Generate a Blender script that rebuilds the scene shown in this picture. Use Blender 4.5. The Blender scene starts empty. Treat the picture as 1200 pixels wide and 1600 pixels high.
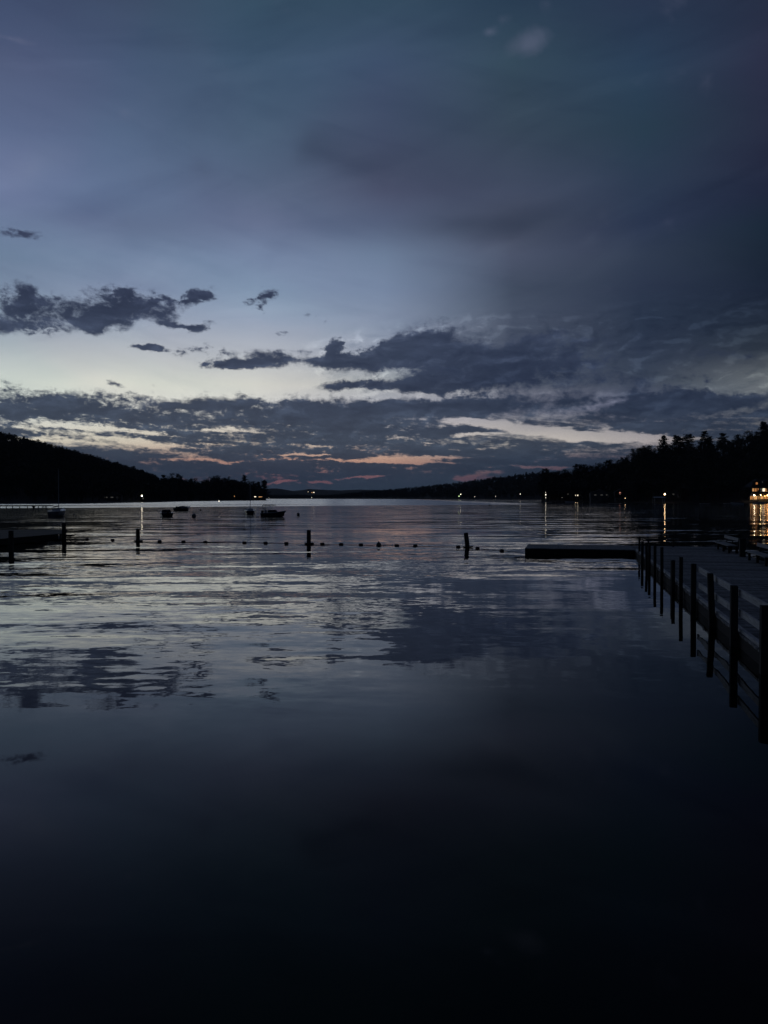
import bpy, bmesh, math, random
import numpy as np
from mathutils import Vector, Matrix

# ---------------------------------------------------------------- camera
F = 1180.0            # focal length in photo pixels (photo 1200 x 1600)
HZ = 778.0            # row of the horizon
H = 2.9               # height of the eye above the water
SC = bpy.context.scene
COL = SC.collection
cd = bpy.data.cameras.new("camera")
cam = bpy.data.objects.new("camera", cd)
COL.objects.link(cam)
cam.location = (0, 0, H)
cam.rotation_euler = (math.radians(90) - math.atan((800 - HZ) / F), 0, 0)
cd.sensor_fit = 'VERTICAL'
cd.sensor_height = 34.6
cd.lens = 34.6 * F / 1600.0
cd.clip_start = 0.1
cd.clip_end = 40000
SC.camera = cam
SC.view_settings.view_transform = 'Standard'
SC.view_settings.look = 'None'
SC.view_settings.exposure = 0
SC.view_settings.gamma = 1
SC.render.film_transparent = False
SC.cycles.use_denoising = True
SC.cycles.max_bounces = 6
SC.cycles.volume_bounces = 0
SC.cycles.sample_clamp_indirect = 4
SC.cycles.volume_step_rate = 4


def srgb(c):
    return tuple(((v / 255) / 12.92 if v / 255 <= 0.04045 else ((v / 255 + 0.055) / 1.055) ** 2.4) for v in c) + (1.0,)


TH = -math.atan((800 - HZ) / F)


def azel(x, y):
    """direction of a spot in the sky as azimuth and elevation in degrees"""
    u = (x - 600) / F
    v = (800 - y) / F
    fy = math.cos(TH) - v * math.sin(TH)
    fz = math.sin(TH) + v * math.cos(TH)
    return math.degrees(math.atan2(u, fy)), math.degrees(math.atan2(fz, math.hypot(u, fy)))


# ---------------------------------------------------------------- node helper
class NT:
    def __init__(s, tree):
        s.t = tree

    def _in(s, sock, v):
        if v is None:
            return
        if isinstance(v, bpy.types.NodeSocket):
            s.t.links.new(v, sock)
        else:
            sock.default_value = v

    def node(s, typ, **kw):
        n = s.t.nodes.new(typ)
        for k, v in kw.items():
            setattr(n, k, v)
        return n

    def m(s, op, a, b=None, c=None, clamp=False):
        n = s.node('ShaderNodeMath', operation=op, use_clamp=clamp)
        for i, v in enumerate((a, b, c)):
            s._in(n.inputs[i], v)
        return n.outputs[0]

    def vm(s, op, a, b=None, scale=None):
        n = s.node('ShaderNodeVectorMath', operation=op)
        s._in(n.inputs[0], a)
        if b is not None:
            s._in(n.inputs[1], b)
        if scale is not None:
            s._in(n.inputs['Scale'], scale)
        return n.outputs['Value'] if op in ('LENGTH', 'DOT_PRODUCT', 'DISTANCE') else n.outputs['Vector']

    def xyz(s, x, y, z=0.0):
        n = s.node('ShaderNodeCombineXYZ')
        for i, v in enumerate((x, y, z)):
            s._in(n.inputs[i], v)
        return n.outputs[0]

    def sep(s, v):
        n = s.node('ShaderNodeSeparateXYZ')
        s._in(n.inputs[0], v)
        return n.outputs

    def mixc(s, f, a, b, blend='MIX'):
        n = s.node('ShaderNodeMix', data_type='RGBA', blend_type=blend)
        s._in(n.inputs[0], f)
        s._in(n.inputs[6], a)
        s._in(n.inputs[7], b)
        return n.outputs[2]

    def step(s, v, lo, hi, a=0.0, b=1.0, interp='SMOOTHSTEP'):
        n = s.node('ShaderNodeMapRange', interpolation_type=interp)
        s._in(n.inputs[0], v)
        for i, q in enumerate((lo, hi, a, b)):
            s._in(n.inputs[i + 1], q)
        return n.outputs[0]

    def ramp(s, f, stops, interp='LINEAR'):
        n = s.node('ShaderNodeValToRGB')
        s._in(n.inputs[0], f)
        cr = n.color_ramp
        cr.interpolation = interp
        stops = sorted(stops)
        while len(cr.elements) < len(stops):
            cr.elements.new(0.5)
        for e, (p, c) in zip(cr.elements, stops):
            e.position = p
        for e, (p, c) in zip(cr.elements, stops):
            e.color = c
        return n.outputs[0]

    def noise(s, vec, scale=1.0, detail=3, rough=0.5, lac=2.0, dist=0.0, color=False):
        n = s.node('ShaderNodeTexNoise')
        s._in(n.inputs['Vector'], vec)
        for k, v in (('Scale', scale), ('Detail', detail), ('Roughness', rough), ('Lacunarity', lac), ('Distortion', dist)):
            s._in(n.inputs[k], v)
        return n.outputs['Color'] if color else n.outputs['Fac']


# ---------------------------------------------------------------- world: dusk sky with clouds
W = bpy.data.worlds.new("World")
SC.world = W
W.use_nodes = True
W.node_tree.nodes.clear()
w = NT(W.node_tree)
tc = w.node('ShaderNodeTexCoord')
dx, dy, dz = w.sep(tc.outputs['Generated'])
AZ = w.m('MULTIPLY', w.m('ARCTAN2', dx, dy), 57.29578)
EL = w.m('MULTIPLY', w.m('ARCSINE', dz), 57.29578)
P = w.xyz(AZ, EL, 0.0)

# open sky, as it changes with elevation along seven bearings
YS = [0, 100, 200, 300, 350, 400, 450, 500, 550, 600, 640, 690, 718, 745, 778]
GR = {
    0: [(67, 79, 109), (81, 93, 124), (94, 110, 143), (114, 127, 162), (116, 129, 160), (112, 129, 156), (128, 143, 168), (152, 163, 182), (183, 187, 193), (211, 213, 207), (222, 221, 217), (224, 211, 193), (108, 108, 122), (60, 68, 86), (50, 62, 80)],
    200: [(64, 79, 104), (71, 89, 118), (86, 104, 134), (101, 115, 147), (100, 112, 142), (115, 131, 160), (132, 146, 174), (156, 167, 187), (189, 193, 199), (219, 220, 211), (226, 225, 219), (226, 211, 193), (173, 142, 132), (104, 90, 104), (50, 62, 80)],
    400: [(57, 78, 99), (66, 86, 111), (76, 93, 118), (90, 103, 130), (102, 113, 142), (124, 139, 168), (134, 149, 176), (152, 163, 186), (183, 188, 198), (215, 217, 209), (221, 222, 218), (221, 207, 188), (197, 154, 136), (134, 94, 102), (50, 62, 80)],
    600: [(53, 73, 94), (61, 77, 104), (65, 77, 102), (76, 83, 108), (86, 97, 124), (112, 127, 154), (124, 137, 165), (137, 147, 171), (150, 158, 176), (168, 172, 176), (186, 189, 199), (201, 192, 183), (205, 166, 144), (120, 90, 100), (50, 62, 80)],
    800: [(43, 61, 82), (53, 73, 90), (55, 71, 88), (66, 76, 98), (66, 73, 92), (78, 84, 106), (70, 78, 98), (74, 82, 102), (80, 88, 106), (88, 96, 110), (136, 139, 155), (216, 209, 198), (125, 106, 114), (88, 72, 86), (50, 62, 80)],
    1000: [(41, 55, 78), (43, 63, 86), (41, 61, 78), (46, 58, 80), (44, 54, 78), (50, 60, 80), (46, 55, 76), (46, 56, 76), (50, 60, 80), (60, 70, 88), (91, 99, 123), (181, 175, 175), (104, 88, 102), (80, 66, 80), (52, 60, 78)],
    1200: [(39, 47, 68), (43, 47, 70), (39, 45, 66), (34, 40, 62), (28, 40, 56), (28, 38, 54), (30, 38, 56), (36, 44, 60), (52, 60, 72), (110, 118, 122), (100, 104, 110), (105, 100, 100), (62, 62, 79), (52, 56, 72), (48, 56, 72)],
}
EM = 60.0
elf = w.m('DIVIDE', EL, EM, clamp=True)
base = None
prev = None
for x in sorted(GR):
    stops = [(azel(x, y)[1] / EM, srgb(c)) for y, c in zip(YS, GR[x])]
    top = GR[x][0]
    stops.append((0.80, srgb((top[0] * .72, top[1] * .72, top[2] * .78))))
    stops.append((1.0, srgb((17, 22, 35))))
    r = w.ramp(elf, stops)
    a = azel(x, HZ)[0]
    if base is None:
        base = r
    else:
        base = w.mixc(w.step(AZ, prev, a, interp='LINEAR'), base, r)
    prev = a
aaz = w.m('ABSOLUTE', AZ)
rear = w.ramp(elf, [(0, srgb((20, 24, 34))), (.3, srgb((15, 19, 29))), (1, srgb((17, 22, 35)))])
base = w.mixc(w.step(aaz, 32, 75), base, rear)


def field(pos, blobs, start=None):
    """sum of soft ellipses (x, y, half width, half height, weight, tilt) laid out in bearing and elevation"""
    acc = start
    for b in blobs:
        x, y, a, h, wt = b[:5]
        rot = b[5] if len(b) > 5 else 0
        ca, ce = azel(x, y)
        ka = abs(azel(x + 5, y)[0] - azel(x - 5, y)[0]) / 10
        ke = abs(azel(x, y - 5)[1] - azel(x, y + 5)[1]) / 10
        mp = w.node('ShaderNodeMapping', vector_type='TEXTURE')
        w._in(mp.inputs[0], pos)
        mp.inputs[1].default_value = (ca, ce, 0)
        mp.inputs[2].default_value = (0, 0, math.radians(rot))
        mp.inputs[3].default_value = (a * ka, h * ke, 1)
        g = w.node('ShaderNodeTexGradient', gradient_type='SPHERICAL')
        w._in(g.inputs[0], mp.outputs[0])
        acc = w.m('MULTIPLY', g.outputs['Fac'], wt) if acc is None else w.m('MULTIPLY_ADD', g.outputs['Fac'], wt, acc)
    return acc


base = w.mixc(1.0, base, (1.0, 1.0, .99, 1), 'MULTIPLY')
# high thin veil: broad soft darker and paler drifts
vn = w.noise(w.vm('MULTIPLY', P, (0.035, 0.075, 1)), 1.0, 4, 0.5, dist=0.6, color=True)
vr, vg, vb = w.sep(vn)
Pv = w.vm('ADD', P, w.vm('SCALE', w.vm('SUBTRACT', vn, (0.5, 0.5, 0.5)), scale=9.0))
base = w.mixc(w.step(field(Pv, [
    (300, 275, 380, 75, .40, 22), (640, 262, 330, 70, .30, -4), (780, 345, 320, 42, .38, 2), (960, 315, 330, 50, .5, 8), (860, 455, 260, 40, .5, 6),
    (560, 235, 300, 60, .25, 6), (760, 465, 170, 45, .5, 8), (150, 345, 160, 30, .3, 25), (1050, 480, 260, 90, .35, 0)]), 0.02, 0.8, 0, .75),
    base, srgb((50, 60, 80)))
base = w.mixc(w.step(field(Pv, [
    (420, 390, 330, 60, .45, 10), (850, 388, 190, 34, .55, 10), (600, 430, 120, 60, .25, 0), (30, 250, 130, 110, .3, 0), (1060, 25, 120, 60, .30, 0),
    (380, 120, 250, 60, .15, 0)]), 0.02, 0.9, 0, .6), base, srgb((140, 150, 172)))
# hue drift between teal and violet
base = w.mixc(w.step(vb, .40, .66, 0, .35), base, w.mixc(1.0, base, (0.80, 1.04, 1.03, 1), 'MULTIPLY'))
base = w.mixc(w.step(vg, .40, .66, 0, .45), base, w.mixc(1.0, base, (1.07, .97, 1.03, 1), 'MULTIPLY'))
# fine cirrus streaks
cn = w.noise(w.xyz(w.m('MULTIPLY_ADD', EL, 0.12, w.m('MULTIPLY', AZ, .10)), w.m('MULTIPLY_ADD', AZ, 0.10, w.m('MULTIPLY', EL, .55)), 3.0), 1.0, 5, .55, dist=.4)
base = w.mixc(w.step(cn, .45, .8, 0, .34), base, w.mixc(1.0, base, (0.72, .74, .80, 1), 'MULTIPLY'))
ln_ = w.noise(w.xyz(w.m('MULTIPLY_ADD', EL, .035, w.m('MULTIPLY', AZ, .040)), w.m('MULTIPLY_ADD', AZ, -.045, w.m('MULTIPLY', EL, .19)), 8.0), 1.0, 4, .5, dist=.8)
base = w.mixc(w.step(ln_, .50, .74, 0, .42), base, w.mixc(1.0, base, (0.60, .62, .70, 1), 'MULTIPLY'))
base = w.mixc(w.step(ln_, .48, .28, 0, .35), base, w.mixc(1.0, base, (1.42, 1.36, 1.28, 1), 'MULTIPLY'))
# pale puffs high up
pn = w.noise(w.vm('MULTIPLY', P, (0.35, 0.35, 1)), 1.0, 5, .55, dist=.3)
pf = w.m('MULTIPLY_ADD', w.m('SUBTRACT', pn, .5), 1.5, field(P, [
    (825, 70, 52, 32, 1.0, 10), (765, 50, 20, 14, .9, 0), (785, 30, 22, 16, .5, 0), (1045, 15, 70, 50, .5, 0), (852, 5, 25, 30, .5, 0),
    (15, 60, 60, 9, .9, 0), (195, 176, 26, 20, .5, 0), (1105, 130, 20, 50, .4, 0)], -.15))
base = w.mixc(w.step(pf, 0.0, .95, 0, .32), base, srgb((112, 116, 142)))

# low and middle clouds with torn edges
wn = w.noise(w.vm('MULTIPLY', P, (0.30, 0.55, 1)), 1.0, 3, .5, color=True)
wn2 = w.noise(w.vm('MULTIPLY', P, (0.9, 1.6, 1)), 1.0, 4, .6, color=True)
lowf = w.step(EL, azel(600, 625)[1], azel(600, 672)[1])
Pw = w.vm('ADD', P, w.vm('MULTIPLY', w.vm('SUBTRACT', wn, (0.5, 0.5, 0.5)), (2.6, 0.7, 0)))
Pw = w.vm('ADD', Pw, w.vm('MULTIPLY', w.vm('SUBTRACT', wn2, (0.5, 0.5, 0.5)), (1.1, .5, 0)))
puff = w.noise(w.vm('ADD', w.vm('MULTIPLY', P, (0.62, 0.85, 1)), (3, 7, 0)), 1.0, 9, .70, dist=.25)
strk = w.noise(w.vm('ADD', w.xyz(w.m('MULTIPLY', AZ, .27), w.m('MULTIPLY_ADD', AZ, .09, w.m('MULTIPLY', EL, 1.9)), 0.0), (1, 2, 0)), 1.0, 9, .70, dist=.5)
rel_n = w.noise(w.vm('ADD', w.vm('MULTIPLY', Pw, (0.36, 0.85, 1)), (3, 7, 0)), 1.0, 7, .58, dist=.35)
rel_o = w.noise(w.vm('ADD', w.vm('MULTIPLY', Pw, (0.36, 0.85, 1)), (3.16, 6.78, 0)), 1.0, 7, .58, dist=.35)
relief = w.m('SUBTRACT', rel_n, rel_o)
nz = w.mixc(lowf, puff, strk)
nz = w.m('SUBTRACT', w.sep(nz)[0], .5)

band = w.ramp(elf, [(azel(600, y)[1] / EM, (v, v, v, 1)) for y, v in (
    (778, 1), (728, .98), (712, .82), (690, .76), (660, .78), (644, .80), (632, .66), (622, .36), (610, .12), (592, 0))])
band = w.m('MULTIPLY_ADD', w.sep(band)[0], 1.55, -.62)
CL = [
    # the long ragged cloud at the left and its outliers
    (15, 482, 55, 44, 1.15), (70, 492, 52, 40, 1.1), (118, 492, 45, 38, 1.0), (168, 486, 52, 48, 1.3), (218, 480, 58, 40, 1.2),
    (255, 490, 36, 22, .9), (284, 474, 34, 12, .9, -5), (318, 459, 34, 13, 1.2, 22), (150, 512, 26, 20, .9), (40, 452, 26, 18, .8), (5, 510, 24, 16, .8),
    (408, 462, 26, 15, 1.1, 35), (412, 482, 14, 9, 1.0, -50), (28, 366, 56, 11, 1.25, 3), (316, 510, 22, 14, 1.1, 20), (285, 508, 34, 6, 1.1),
    (236, 543, 28, 6, 1.2), (310, 545, 90, 14, .75, 6), (185, 601, 22, 6, .9, -12), (480, 494, 10, 8, .8), (500, 500, 8, 8, .7), (445, 522, 30, 6, .7),
    # the middle bank reaching in from the right
    (350, 571, 62, 11, 1.15), (400, 564, 70, 17, 1.2), (480, 563, 90, 11, 1.1), (523, 541, 24, 18, 1.2, 38), (450, 549, 100, 7, .7, 4),
    (600, 556, 105, 24, 1.2, 8), (665, 533, 75, 36, 1.3, 12), (660, 566, 170, 26, 1.2, 3), (790, 545, 180, 40, .9), (528, 602, 46, 10, 1.5, 3),
    (680, 600, 130, 13, 1.3, 2), (760, 592, 190, 22, 1.1, 2), (900, 560, 250, 40, .6), (1000, 590, 220, 20, .5), (1165, 555, 80, 14, .8, -4),
    # crests standing on the low bank
    (90, 632, 60, 12, .5), (290, 632, 66, 5, .9), (350, 628, 66, 13, .85, 4), (395, 630, 34, 8, .5), (560, 632, 130, 16, .5), (690, 634, 150, 14, .5),
    (850, 620, 180, 20, .5, 3), (1090, 620, 150, 22, .55, 5),
    # long openings
    (120, 667, 170, 4, -.85, -2), (55, 687, 130, 3, -.7, -3), (170, 683, 110, 3, -.75, -3), (235, 694, 100, 4.5, -.95, -5), (350, 672, 80, 2.6, -.95, -1), (60, 657, 90, 3, -.5),
    (500, 696, 70, 3, -.75, -1), (300, 716, 60, 4, -.95, 2), (350, 720, 100, 3, -1.1, 0), (480, 712, 60, 2.4, -1.0), (640, 716, 120, 4.2, -1.35, 1), (580, 721, 190, 2.6, -1.3, -1),
    (440, 752, 36, 2.6, -1.8, 4), (505, 752, 26, 2.6, -1.9, -3), (568, 746, 56, 2.0, -1.6, 4), (745, 742, 60, 6, -1.1, 6), (722, 748, 30, 4, -1.2, 8), (830, 731, 110, 3.6, -1.35, -2),
    (735, 660, 62, 7, -1.1, -12), (800, 667, 90, 9, -1.35, -9), (870, 676, 100, 9.5, -1.4, -6), (950, 681, 100, 8, -1.2, -2), (1020, 684, 110, 10, -.75), (738, 678, 60, 3, -.9),
    (935, 634, 60, 9, -.45), (980, 626, 60, 6, -.4, 8), (1185, 598, 110, 18, -1.05, 8), (1140, 645, 60, 6, -.5, 8), (620, 685, 60, 5, -.3), (880, 650, 60, 4, -.5),
    (60, 672, 260, 36, -.22), (180, 688, 180, 16, -.15), (70, 645, 200, 13, .55), (60, 677, 130, 5, .5), (230, 679, 90, 6, .45), (130, 709, 260, 8, .6), (500, 664, 260, 30, .5), (560, 700, 240, 14, .2),
]
CL = [((b[0], b[1], b[2] * 1.2, b[3] * 1.2, b[4] * 1.15) if b[1] < 612 and b[4] > 0 else (b[0], b[1], b[2], b[3] * (1.35 if b[3] < 22 and b[4] < 0 else 1.2), b[4] * (1.02 if b[3] < 22 and b[4] < 0 else 1))) + tuple(b[5:]) for b in CL]
D = field(Pw, CL, band)
D = w.m('MULTIPLY_ADD', nz, w.m('MULTIPLY_ADD', lowf, .3, 2.5), D)
fine = w.noise(w.vm('ADD', w.xyz(w.m('MULTIPLY', AZ, 1.7), w.m('MULTIPLY_ADD', AZ, .2, w.m('MULTIPLY', EL, 3.2)), 0.0), (5, 9, 0)), 1.0, 5, .65, dist=.3)
D = w.m('MULTIPLY_ADD', w.m('SUBTRACT', fine, .5), w.m('MULTIPLY', w.m('MULTIPLY_ADD', lowf, .75, 1.35), w.step(AZ, azel(560, HZ)[0], azel(760, HZ)[0], 1, .55)), D)
soft = w.noise(w.vm('MULTIPLY', P, (0.12, 0.5, 1)), 1.0, 3, .5)
mask = w.step(D, -.16, w.step(soft, .35, .65, .34, .95))
# cloud colour: slate, a little warmer and paler low down; darker to the right
cc = w.ramp(elf, [(azel(600, y)[1] / EM, srgb(c)) for y, c in (
    (778, (46, 59, 76)), (735, (45, 58, 76)), (700, (54, 66, 84)), (650, (50, 61, 81)), (600, (44, 54, 76)), (540, (52, 62, 84)), (480, (42, 50, 72)), (420, (52, 60, 84)))])
cc = w.mixc(w.step(AZ, azel(620, HZ)[0], azel(1150, HZ)[0], 0, 1), cc, w.mixc(1.0, cc, (.70, .72, .76, 1), 'MULTIPLY'))
shade = w.noise(w.vm('ADD', w.vm('MULTIPLY', Pw, (0.22, 0.9, 1)), (11, 5, 0)), 1.0, 6, .55)
cc = w.mixc(w.m('MULTIPLY', w.step(EL, azel(600, 730)[1], azel(600, 700)[1], .3, 1), w.step(shade, .42, .72, 0, .55)), cc, w.mixc(1.0, cc, (1.75, 1.70, 1.62, 1), 'MULTIPLY'))
cc = w.mixc(w.step(D, .2, 1.0, .35, 0.0), cc, w.mixc(1.0, cc, (1.7, 1.62, 1.5, 1), 'MULTIPLY'))
# billows catching the last light inside the cloud masses, strongest in the grey mass at the right
mass = w.m('MULTIPLY', w.step(field(P, [(900, 570, 520, 110, 1), (1150, 560, 300, 130, 1), (760, 540, 200, 60, .8), (640, 560, 200, 60, .6)]), 0, .6), w.step(EL, azel(600, 440)[1], azel(600, 520)[1], 0, 1))
relief = w.m('MULTIPLY', relief, w.step(EL, azel(600, 722)[1], azel(600, 690)[1], .25, 1))
up = w.step(relief, .01, .16)
dn = w.step(relief, -.01, -.15)
base = w.mixc(w.m('MULTIPLY', mass, w.m('MULTIPLY', up, .48)), base, w.mixc(1.0, base, (2.0, 1.95, 1.8, 1), 'MULTIPLY'))
base = w.mixc(w.m('MULTIPLY', mass, w.m('MULTIPLY', dn, .5)), base, w.mixc(1.0, base, (.62, .66, .72, 1), 'MULTIPLY'))
cc = w.mixc(w.m('MULTIPLY', up, .5), cc, w.mixc(1.0, cc, (1.8, 1.75, 1.65, 1), 'MULTIPLY'))
cc = w.mixc(w.m('MULTIPLY', dn, .5), cc, w.mixc(1.0, cc, (.66, .68, .74, 1), 'MULTIPLY'))
sky = w.mixc(w.m('MULTIPLY', mask, .97), base, cc)
bg = w.node('ShaderNodeBackground')
w._in(bg.inputs[0], sky)
bg.inputs[1].default_value = 1.0
wo = w.node('ShaderNodeOutputWorld')
w.t.links.new(bg.outputs[0], wo.inputs[0])
W.cycles.sampling_method = 'MANUAL'
W.cycles.sample_map_resolution = 512

# ---------------------------------------------------------------- materials
def material(name, col, rough=.8, var=0.0, scale=4.0, stretch=(1, 1, 1), metal=0.0, emit=None, estr=0.0, spec=.5, bump=0.0):
    m = bpy.data.materials.new(name)
    m.use_nodes = True
    nt = NT(m.node_tree)
    b = m.node_tree.nodes['Principled BSDF']
    c4 = tuple(col) + (1.0,)
    b.inputs['Base Color'].default_value = c4
    b.inputs['Roughness'].default_value = rough
    b.inputs['Metallic'].default_value = metal
    b.inputs['Specular IOR Level'].default_value = spec
    if var > 0:
        t = nt.node('ShaderNodeTexCoord')
        v = nt.vm('MULTIPLY', t.outputs['Object'], stretch)
        n = nt.noise(v, scale, 5, .6)
        f = nt.step(n, .3, .7, interp='LINEAR')
        lo = tuple(x * (1 - var) for x in col) + (1.0,)
        hi = tuple(min(1, x * (1 + var)) for x in col) + (1.0,)
        nt._in(b.inputs['Base Color'], nt.mixc(f, lo, hi))
        if bump:
            bn = nt.node('ShaderNodeBump')
            bn.inputs['Strength'].default_value = .6
            bn.inputs['Distance'].default_value = bump
            nt._in(bn.inputs['Height'], n)
            nt._in(b.inputs['Normal'], bn.outputs[0])
    if emit:
        b.inputs['Emission Color'].default_value = tuple(emit) + (1.0,)
        b.inputs['Emission Strength'].default_value = estr
    return m


M = dict(
    deck=material('weathered_deck', (.32, .32, .32), .75, .35, 2.0, (1, 7, 1), bump=.004),
    rail=material('grey_rail_wood', (.72, .72, .70), .8, .3, 3.0, (1, 6, 6), bump=.003),
    post=material('dark_post_wood', (.05, .048, .045), .85, .4, 3.0, (5, 5, 1), bump=.006),
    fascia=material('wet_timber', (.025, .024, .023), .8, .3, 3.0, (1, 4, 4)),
    bench=material('bench_wood', (.42, .42, .41), .75, .25, 3.0, (1, 6, 6)),
    pile=material('piling_wood', (.07, .066, .062), .85, .5, 2.5, (5, 5, 1), bump=.01),
    plaque=material('pale_lichen', (.30, .31, .30), .9, .3, 12),
    ring=material('rubber_ring', (.03, .03, .03), .6),
    rope=material('float_rope', (.10, .10, .10), .8),
    fl=material('float_plastic', (.12, .07, .07), .5, .2, 6),
    buoy=material('buoy_plastic', (.16, .17, .19), .4, .2, 3),
    stripe=material('buoy_stripe', (.03, .06, .16), .4),
    hull=material('dark_gelcoat', (.035, .04, .06), .25, .2, 1),
    hullw=material('pale_gelcoat', (.72, .73, .75), .3, .15, 1),
    hulld=material('dimmed_gelcoat', (.20, .21, .23), .4, .3, 1),  # pale gelcoat with the left sailing boat's shadowed dimness put into its colour
    canvas=material('boat_canvas', (.03, .035, .05), .8, .3, 3),
    glass=material('tinted_glass', (.02, .025, .03), .08),
    alu=material('aluminium', (.35, .36, .38), .4, metal=.8),
    earth=material('forest_floor', (.035, .032, .022), .95, .4, .05),
    leaf=material('foliage', (.040, .048, .026), .75, .4, .3),
    needle=material('pine_needles', (.03, .045, .026), .8, .4, .3),
    bark=material('bark', (.07, .055, .045), .9, .4, 3),
    wall=material('dark_clapboard', (.035, .026, .02), .85, .3, 1, (1, 1, 8)),
    wallg=material('grey_clapboard', (.16, .16, .16), .85, .3, 1, (1, 1, 8)),
    roof=material('shingle_roof', (.05, .05, .055), .9, .3, 2),
    trim=material('white_trim', (.6, .6, .58), .7),
    stone=material('shore_stone', (.16, .155, .15), .9, .4, .6),
    warm=material('window_glow_warm', (.4, .25, .1), .4, emit=(1.0, .40, .12), estr=.5),
    amber=material('window_glow_amber', (.4, .3, .15), .4, emit=(1.0, .50, .19), estr=.65),
    pale=material('window_glow_pale', (.5, .45, .4), .4, emit=(1.0, .86, .62), estr=1.4),
    pink=material('window_glow_pink', (.5, .3, .25), .4, emit=(1.0, .45, .33), estr=1.0),
    faint=material('window_glow_faint', (.3, .3, .3), .4, emit=(.75, .72, .62), estr=.07),
    lamp=material('lamp_glow', (.9, .9, .8), .4, emit=(1.0, .88, .66), estr=14),
    lampa=material('lamp_glow_amber', (.9, .8, .6), .4, emit=(1.0, .66, .33), estr=9),
    lampw=material('lamp_glow_small', (.9, .9, .8), .4, emit=(1.0, .9, .72), estr=3.2),
    lampg=material('lamp_glow_greenish', (.8, .9, .6), .4, emit=(.75, .95, .45), estr=6),
    porch=material('porch_lamp_glow', (.9, .9, .8), .4, emit=(1.0, .80, .56), estr=28),
    porchy=material('porch_lamp_glow_yellow', (.9, .9, .6), .4, emit=(1.0, .76, .32), estr=26),
    porcho=material('porch_lamp_glow_orange', (.9, .7, .4), .4, emit=(1.0, .45, .15), estr=12),
)


# planks of one deck differ in tone
for nm in ('deck',):
    mt = M[nm]
    nt = NT(mt.node_tree)
    t = nt.node('ShaderNodeTexCoord')
    ox, oy, oz = nt.sep(t.outputs['Object'])
    wn_ = nt.node('ShaderNodeTexWhiteNoise', noise_dimensions='1D')
    nt._in(wn_.inputs['W'], nt.m('FLOOR', nt.m('DIVIDE', ox, .14)))
    old = mt.node_tree.nodes['Principled BSDF'].inputs['Base Color'].links[0].from_socket
    f_ = nt.m('MULTIPLY_ADD', wn_.outputs['Value'], .9, .5)
    nt._in(mt.node_tree.nodes['Principled BSDF'].inputs['Base Color'], nt.mixc(1.0, old, nt.xyz(f_, f_, f_), 'MULTIPLY'))

# ---------------------------------------------------------------- mesh helpers
class MB:
    def __init__(s):
        s.v, s.f = [], []

    def add(s, vs, fs):
        k = len(s.v)
        s.v += [tuple(p) for p in vs]
        s.f += [tuple(i + k for i in f) for f in fs]
        return s

    def box(s, c, d, rz=0.0, tilt=0.0):
        """box centred at c with full size d, turned about z and tipped about its own x axis"""
        R = Matrix.Rotation(rz, 3, 'Z') @ Matrix.Rotation(tilt, 3, 'X')
        vs = [Vector(c) + R @ Vector((sx * d[0] / 2, sy * d[1] / 2, sz * d[2] / 2)) for sz in (-1, 1) for sy in (-1, 1) for sx in (-1, 1)]
        return s.add(vs, [(0, 2, 3, 1), (4, 5, 7, 6), (0, 1, 5, 4), (2, 6, 7, 3), (0, 4, 6, 2), (1, 3, 7, 5)])

    def tube(s, pts, rad, n=8, caps=True):
        pts = [Vector(p) for p in pts]
        rad = rad if isinstance(rad, (list, tuple)) else [rad] * len(pts)
        k = len(s.v)
        for i, p in enumerate(pts):
            t = (pts[min(i + 1, len(pts) - 1)] - pts[max(i - 1, 0)]).normalized()
            a = t.cross(Vector((0, 0, 1)) if abs(t.z) < .9 else Vector((1, 0, 0))).normalized()
            b = t.cross(a)
            for j in range(n):
                th = 2 * math.pi * j / n
                s.v.append(tuple(p + (a * math.cos(th) + b * math.sin(th)) * rad[i]))
        for i in range(len(pts) - 1):
            for j in range(n):
                j2 = (j + 1) % n
                s.f.append((k + i * n + j, k + i * n + j2, k + (i + 1) * n + j2, k + (i + 1) * n + j))
        if caps:
            s.f.append(tuple(k + j for j in range(n))[::-1])
            s.f.append(tuple(k + (len(pts) - 1) * n + j for j in range(n)))
        return s

    def lathe(s, c, prof, n=16):
        """surface of revolution about z: prof is a list of (radius, z)"""
        k = len(s.v)
        for r, z in prof:
            for j in range(n):
                th = 2 * math.pi * j / n
                s.v.append((c[0] + r * math.cos(th), c[1] + r * math.sin(th), c[2] + z))
        for i in range(len(prof) - 1):
            for j in range(n):
                j2 = (j + 1) % n
                s.f.append((k + i * n + j, k + i * n + j2, k + (i + 1) * n + j2, k + (i + 1) * n + j))
        s.f.append(tuple(k + j for j in range(n))[::-1])
        s.f.append(tuple(k + (len(prof) - 1) * n + j for j in range(n)))
        return s

    def build(s, name, mat, parent=None, smooth=False, label=None):
        me = bpy.data.meshes.new(name)
        me.from_pydata(s.v, [], s.f)
        me.materials.append(mat)
        if smooth:
            me.polygons.foreach_set('use_smooth', [True] * len(me.polygons))
        me.update()
        o = bpy.data.objects.new(name, me)
        COL.objects.link(o)
        if parent:
            o.parent = parent
        if label:
            o['label'] = label
        return o


def tag(o, label=None, cat=None, group=None, kind=None):
    if label: o['label'] = label
    if cat: o['category'] = cat
    if group: o['group'] = group
    if kind: o['kind'] = kind
    return o


def thing(name, label, cat, loc=(0, 0, 0), rz=0.0, group=None):
    o = bpy.data.objects.new(name, None)
    COL.objects.link(o)
    o.location = loc
    o.rotation_euler = (0, 0, rz)
    o.empty_display_size = .2
    return tag(o, label, cat, group)


def copy_tree(o, parent=None):
    c = o.copy()
    COL.objects.link(c)
    c.parent = parent
    for ch in list(o.children):
        copy_tree(ch, c)
    return c


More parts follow.
